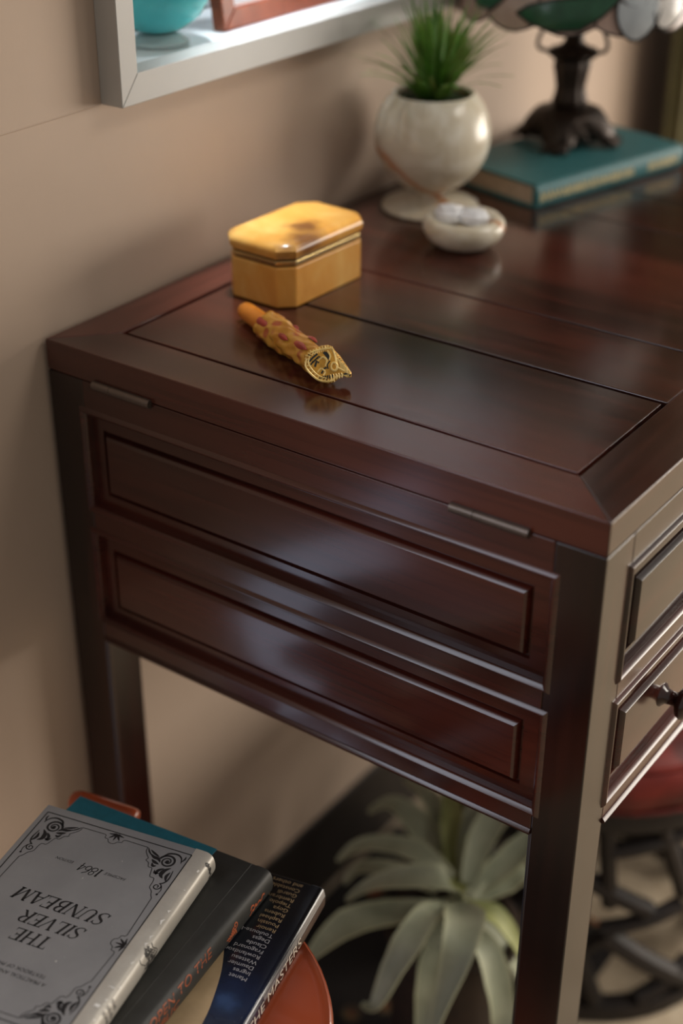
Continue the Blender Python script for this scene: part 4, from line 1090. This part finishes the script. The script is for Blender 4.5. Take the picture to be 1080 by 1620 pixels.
# roman capitals drawn with a broad pen, for the title
def arc(cx, cy, rx, ry, a0_, a1_, n_=14): return [(cx+rx*math.cos(math.radians(a0_+(a1_-a0_)*i/n_)), cy+ry*math.sin(math.radians(a0_+(a1_-a0_)*i/n_))) for i in range(n_+1)]
K, h_ = 0.165, 0.070
def ser(x, y, w_=0.15): return ([(x-w_, y), (x+w_, y)], h_)
def tick(x, y0_, y1_, s_=0.0): return ([(x, y0_), (x+s_, y1_)], [0.015, 0.07])
GL = {
 'T': (0.86, [([(0.42, 0), (0.42, 1)], K), ([(0.02, 0.98), (0.82, 0.98)], h_), ser(0.42, 0.02), tick(0.80, 0.76, 1.0), tick(0.04, 0.76, 1.0)]),
 'H': (0.98, [([(0.18, 0), (0.18, 1)], K), ([(0.78, 0), (0.78, 1)], K), ([(0.18, 0.52), (0.78, 0.52)], h_), ser(0.18, 0.02), ser(0.18, 0.98), ser(0.78, 0.02), ser(0.78, 0.98)]),
 'E': (0.80, [([(0.18, 0), (0.18, 1)], K), ([(0.03, 0.98), (0.68, 0.98)], h_), ([(0.18, 0.52), (0.5, 0.52)], h_), ([(0.03, 0.02), (0.74, 0.02)], h_), tick(0.66, 0.78, 1.0), tick(0.74, 0.24, 0.0), ([(0.5, 0.4), (0.5, 0.64)], 0.05)]),
 'I': (0.42, [([(0.18, 0), (0.18, 1)], K), ser(0.18, 0.02), ser(0.18, 0.98)]),
 'L': (0.76, [([(0.18, 0), (0.18, 1)], K), ser(0.18, 0.98), ([(0.03, 0.02), (0.70, 0.02)], h_), tick(0.70, 0.26, 0.0)]),
 'V': (0.90, [([(0.10, 1), (0.44, 0)], K), ([(0.46, 0.0), (0.80, 1)], h_), ser(0.10, 0.98), ser(0.80, 0.98, 0.12)]),
 'A': (0.92, [([(0.40, 1), (0.10, 0)], h_), ([(0.42, 1.02), (0.78, 0)], K), ([(0.20, 0.34), (0.66, 0.34)], h_), ser(0.10, 0.02, 0.12), ser(0.78, 0.02)]),
 'N': (0.98, [([(0.16, 0), (0.16, 1)], h_), ([(0.14, 1), (0.80, 0)], K), ([(0.80, 0), (0.80, 1)], h_), ser(0.16, 0.02, 0.13), ser(0.10, 0.98, 0.10), ser(0.80, 0.98, 0.13)]),
 'M': (1.18, [([(0.14, 0), (0.18, 1)], h_), ([(0.18, 1), (0.56, 0.02)], K), ([(0.56, 0.02), (0.92, 1)], h_), ([(0.92, 1), (0.97, 0)], K), ser(0.14, 0.02, 0.12), ser(0.97, 0.02), ser(0.14, 0.98, 0.10), ser(0.95, 0.98, 0.10)]),
 'U': (0.94, [([(0.18, 1), (0.18, 0.34)], K), (arc(0.47, 0.32, 0.29, 0.31, 180, 360), resamp([K, 0.07, h_], 15)), ([(0.76, 0.32), (0.76, 1)], h_), ser(0.18, 0.98), ser(0.76, 0.98, 0.13)]),
 'R': (0.90, [([(0.18, 0), (0.18, 1)], K), (arc(0.38, 0.74, 0.27, 0.24, 90, -90), resamp([h_, K, h_], 15)), ([(0.18, 0.98), (0.38, 0.98)], h_), ([(0.18, 0.5), (0.38, 0.5)], h_), ([(0.40, 0.5), (0.82, 0.0)], K), ser(0.18, 0.02), ser(0.84, 0.02, 0.08), ser(0.08, 0.98, 0.08)]),
 'B': (0.82, [([(0.18, 0), (0.18, 1)], K), (arc(0.36, 0.755, 0.24, 0.225, 90, -90), resamp([h_, K, h_], 15)), (arc(0.36, 0.275, 0.31, 0.255, 90, -90), resamp([h_, K, h_], 15)), ([(0.03, 0.98), (0.36, 0.98)], h_), ([(0.18, 0.53), (0.36, 0.53)], h_), ([(0.03, 0.02), (0.36, 0.02)], h_)]),
 'S': (0.72, [(cat2([(0.60, 0.80), (0.50, 0.96), (0.32, 1.0), (0.12, 0.86), (0.16, 0.64), (0.40, 0.48), (0.60, 0.28), (0.54, 0.08), (0.32, -0.01), (0.14, 0.06), (0.08, 0.24)], 4), resamp([h_, h_, h_, 0.07, K, K*1.1, K, 0.07, h_, h_, h_], 41)), tick(0.60, 0.72, 0.98, 0.02), tick(0.06, 0.28, 0.02)]),
 '1': (0.45, [([(0.2, 0), (0.2, 1)], K), ser(0.2, 0.02), ([(0.2, 1), (0.06, 0.86)], h_)]),
 '8': (0.62, [(arc(0.3, 0.74, 0.20, 0.24, 0, 360, 22), resamp([0.09, h_, 0.09, h_, 0.09], 23)), (arc(0.3, 0.25, 0.25, 0.25, 0, 360, 22), resamp([0.11, h_, 0.11, h_, 0.11], 23))]),
 '6': (0.62, [(arc(0.3, 0.28, 0.24, 0.28, 0, 360, 22), resamp([0.11, h_, 0.11, h_, 0.11], 23)), (cat2([(0.07, 0.3), (0.14, 0.72), (0.46, 1.02)]), resamp([0.11, 0.09, h_], 13))]),
 '4': (0.62, [([(0.42, -0.18), (0.42, 0.86)], 0.11), ([(0.42, 0.86), (0.04, 0.2)], h_), ([(0.04, 0.2), (0.58, 0.2)], h_)]),
}
def title(txt, size, ox, oy, sheer, sp=1.0, nm='title_lettering', wide=1.0):
    bm = bmesh.new(); pen = 0.0
    for ch in txt:
        adv, strokes = GL[ch]
        for pts, wd in strokes:
            w2 = [x*size for x in wd] if isinstance(wd, list) else wd*size
            stroke(bm, [(((x+pen)*wide+sheer*y)*size, y*size) for x, y in pts], w2, lambda x, y: cm(ox+x, oy+y))
        pen += adv*sp
    return link(nm, bm, M['ink'], scov, smooth=0)
title('SUNBEAM', 0.0118, 0.0262, 0.0838, 0.36, 1.0)
title('SILVER', 0.0112, 0.0350, 0.1022, 0.36, 1.0)
title('THE', 0.0112, 0.0520, 0.1186, 0.22, 1.0)
title('1864', 0.0082, 0.0545, 0.0468, 0.25, 1.0)
for txt, s_, x, y, sh_ in (('FACSIMILE', 0.0034, 0.0345, 0.0478, 0.3), ('EDITION', 0.0034, 0.0800, 0.0480, 0.3), ('A PRACTICAL AND THEORETICAL', 0.0042, 0.0355, 0.1562, 0.3), ('TEXTBOOK OF PHOTOGRAPHIC', 0.0042, 0.0385, 0.1505, 0.3)):
    pass
for txt, s_, x, y in (('FACSIMILE', 0.0037, 0.0352, 0.0478), ('EDITION', 0.0037, 0.0795, 0.0470), ('TEXTBOOK OF PHOTOGRAPHIC', 0.0044, 0.0385, 0.1492), ('A PRACTICAL AND', 0.0044, 0.0352, 0.1552)):
    bm = print_text(txt, s_, lambda u, v, x=x, y=y: cm(x+u, y+v), 0.3, space=1.02); link('cover_lettering', bm, M['ink'], scov, smooth=0)
# spine: engraved band, lettering across, scuffed joint
random.seed(3)
for yb, n_ in ((0.0090, 6), (0.1005, 17)):
    bm = bmesh.new()
    for i in range(n_*6):
        z = 0.0035+0.0165*random.random(); y = yb+(random.random()-0.5)*0.0028
        a = random.random()*PI; l2 = 0.0012
        if n_ > 8:
            k = abs((z-0.011)/0.009); y = yb+(random.random()-0.5)*0.017*(1-0.75*k)
        stroke(bm, [(y-l2*math.cos(a), z-l2*math.sin(a)), (y, z), (y+l2*math.cos(a+0.8), z+l2*math.sin(a+0.8))], 0.0006, lambda y, z: smap(y, z))
    if n_ > 8:
        for yc in (0.0925, 0.1095): stroke(bm, [(yc+0.002*math.sin(k), 0.003+k*0.0018) for k in range(10)], 0.0006, lambda y, z: smap(y, z))
    o = link('spine_ornament', bm, M['ink'], ssp, smooth=0); o['kind'] = 'stuff'
for txt, yb, s_ in (('THE', 0.1500, 0.0042), ('SILVER', 0.1555, 0.0042), ('SUNBEAM', 0.1610, 0.0042)):
    bm = print_text(txt, s_, lambda u, v, yb=yb: smap(yb-v, 0.0195-u), 0.0, space=0.9); link('spine_lettering', bm, M['faint_ink'], ssp, smooth=0)
bm = bmesh.new()
for i in range(12):
    y = 0.004+0.19*random.random(); z = 0.019+0.003*random.random(); l2 = 0.0006+0.0022*random.random()**2
    stroke(bm, [(y, z), (y+l2, z+0.0006*random.random())], 0.0003+0.0005*random.random(), lambda y, z: smap(y, z, 0.0003))
for y, l2, w_ in ((0.0715, 0.006, 0.0007), (0.0625, 0.003, 0.0006), (0.088, 0.005, 0.0005), (0.0955, 0.004, 0.0006)):
    stroke(bm, [(y, 0.0205), (y+l2*0.5, 0.0212), (y+l2, 0.0208)], [w_*0.4, w_, w_*0.3], lambda y, z: smap(y, z, 0.0003))
link('scuff_marks', bm, M['scuff'], ssp, smooth=0)

# --- charcoal and teal book
gb2, gcov, gsp, gmap = hardback('book', 'teal hardback with broad charcoal spine lettered in orange, under the silver book', (-0.106, 0.207), 97.5, 0.1685, 0.205, 0.024, 0.454, 0.0105, M['charcoal'], M['charcoal'], M['paper'])
bm = bmesh.new(); box(bm, (0.039, -0.0003, 0.0236), (0.1688, 0.2053, 0.0243)); link('teal_board', bm, M['teal_cover'], gcov, bevel=0.0002)
bm = bmesh.new(); tube(bm, [(0.0075, 0.001, 0.0239), (0.0075, 0.204, 0.02385)], 0.00045, 6); link('joint_ridge', bm, M['charcoal'], gcov)
for txt, s_, y0_, z_ in (('OPEN TO THE', 0.0116, 0.1640, 0.0150), ('PUBLIC', 0.0110, 0.1665, 0.0070)):
    bm = print_text(txt, s_, lambda u, v, y0_=y0_, z_=z_: gmap(y0_-u, z_+v*0.80), 0.25, space=1.06); link('spine_lettering', bm, M['orange_ink'], gsp, smooth=0)
bm = bmesh.new()
gm = lambda y, z: gmap(y, z)
for y, z in ((0.0565, 0.013), (0.0610, 0.010), (0.0535, 0.016)):
    s = spiral(y, z, 0.0006, 0.0030, y*900, 1.2, 18); stroke(bm, s, 0.0011, gm)
for i in range(6): blade(bm, [(0.052+i*0.0022, 0.006+i*0.001), (0.054+i*0.002, 0.011), (0.057+i*0.002, 0.016-i*0.0008)], 0.0015, gm)
stroke(bm, cat2([(0.034, 0.0075), (0.030, 0.0105), (0.0285, 0.009), (0.026, 0.013), (0.0245, 0.010), (0.021, 0.012), (0.018, 0.010), (0.0155, 0.0135), (0.013, 0.012)]), 0.0016, gm)
stroke(bm, cat2([(0.033, 0.012), (0.031, 0.015), (0.028, 0.0135)]), 0.0014, gm)
link('spine_emblem', bm, M['orange_ink'], gsp, smooth=0)

# --- art book
mb, mcov, msp, mmap = hardback('book', 'black and blue art book listing painters, with a shiny spine, under the charcoal book', (-0.078, 0.1755), 103.5, 0.150, 0.235, 0.022, STZ, 0.0075, M['jacket'], M['jacket_spine'], M['paper'], lo_off=0.0, sq=0.45)
mm_ = lambda x, y: (x, y, 0.02212)
names = ['Manet', 'Ingres', 'Daumier', 'Watteau', 'Rowlandson', 'Fragonard', 'Claude', 'Degas', 'Toulouse-Lautrec', 'Renoir', 'Poussin', 'Raphael', 'Rubens', 'Goya', 'Tiepolo', 'Rembrandt', 'Guardi', 'Constable', 'and others']
for i, nm in enumerate(names):
    y = 0.1055-i*0.00555
    bm = print_text(nm, 0.0058, lambda u, v, y=y: mm_(0.0092+u, y-0.0022+v*0.9), 0.0); link('name_lettering', bm, M['list_print'] if i < 9 else M['gold_print'], mcov, smooth=0)
bm = bmesh.new()
edge = cat2([(0.0390, 0.0815), (0.0352, 0.090), (0.0295, 0.106), (0.0245, 0.128), (0.0215, 0.150), (0.020, 0.20)], 5)
flat(bm, edge+[(0.060, 0.20), (0.060, 0.0815)], mm_); link('beige_picture', bm, M['beige_print'], mcov, smooth=0)
bm = print_text('THE MASTERS', 0.0150, lambda u, v: mmap(0.1395-u, 0.0082+v*0.80, 0.00045), 0.0, space=1.06, sx=0.95); link('spine_lettering', bm, M['white_print'], msp, smooth=0)
bm = bmesh.new()
rows = []
for y in (0.112, 0.2345): rows.append([mmap(y, z, 0.00018) for z in [0.0008+0.0204*k/12 for k in range(13)]])
rings(bm, rows, False, False, False); link('dark_spine_band', bm, M['jacket'], msp, smooth=60)
bm = bmesh.new(); rows = []
for y in (0.0004, 0.2346): rows.append([mmap(y, z, 0.00016) for z in [0.0196+0.0024*k/6 for k in range(7)]]+[(0.004, y, 0.02218)])
rings(bm, rows, False, False, False); link('jacket_fold', bm, M['jacket'], msp, smooth=60)
bm = bmesh.new(); rows = []
for y in (0.0005, 0.112): rows.append([mmap(y, z, 0.00018) for z in [0.0006+0.0135*k/8 for k in range(9)]])
rings(bm, rows, False, False, False); link('dark_spine_band', bm, M['jacket_dark'], msp, smooth=60)
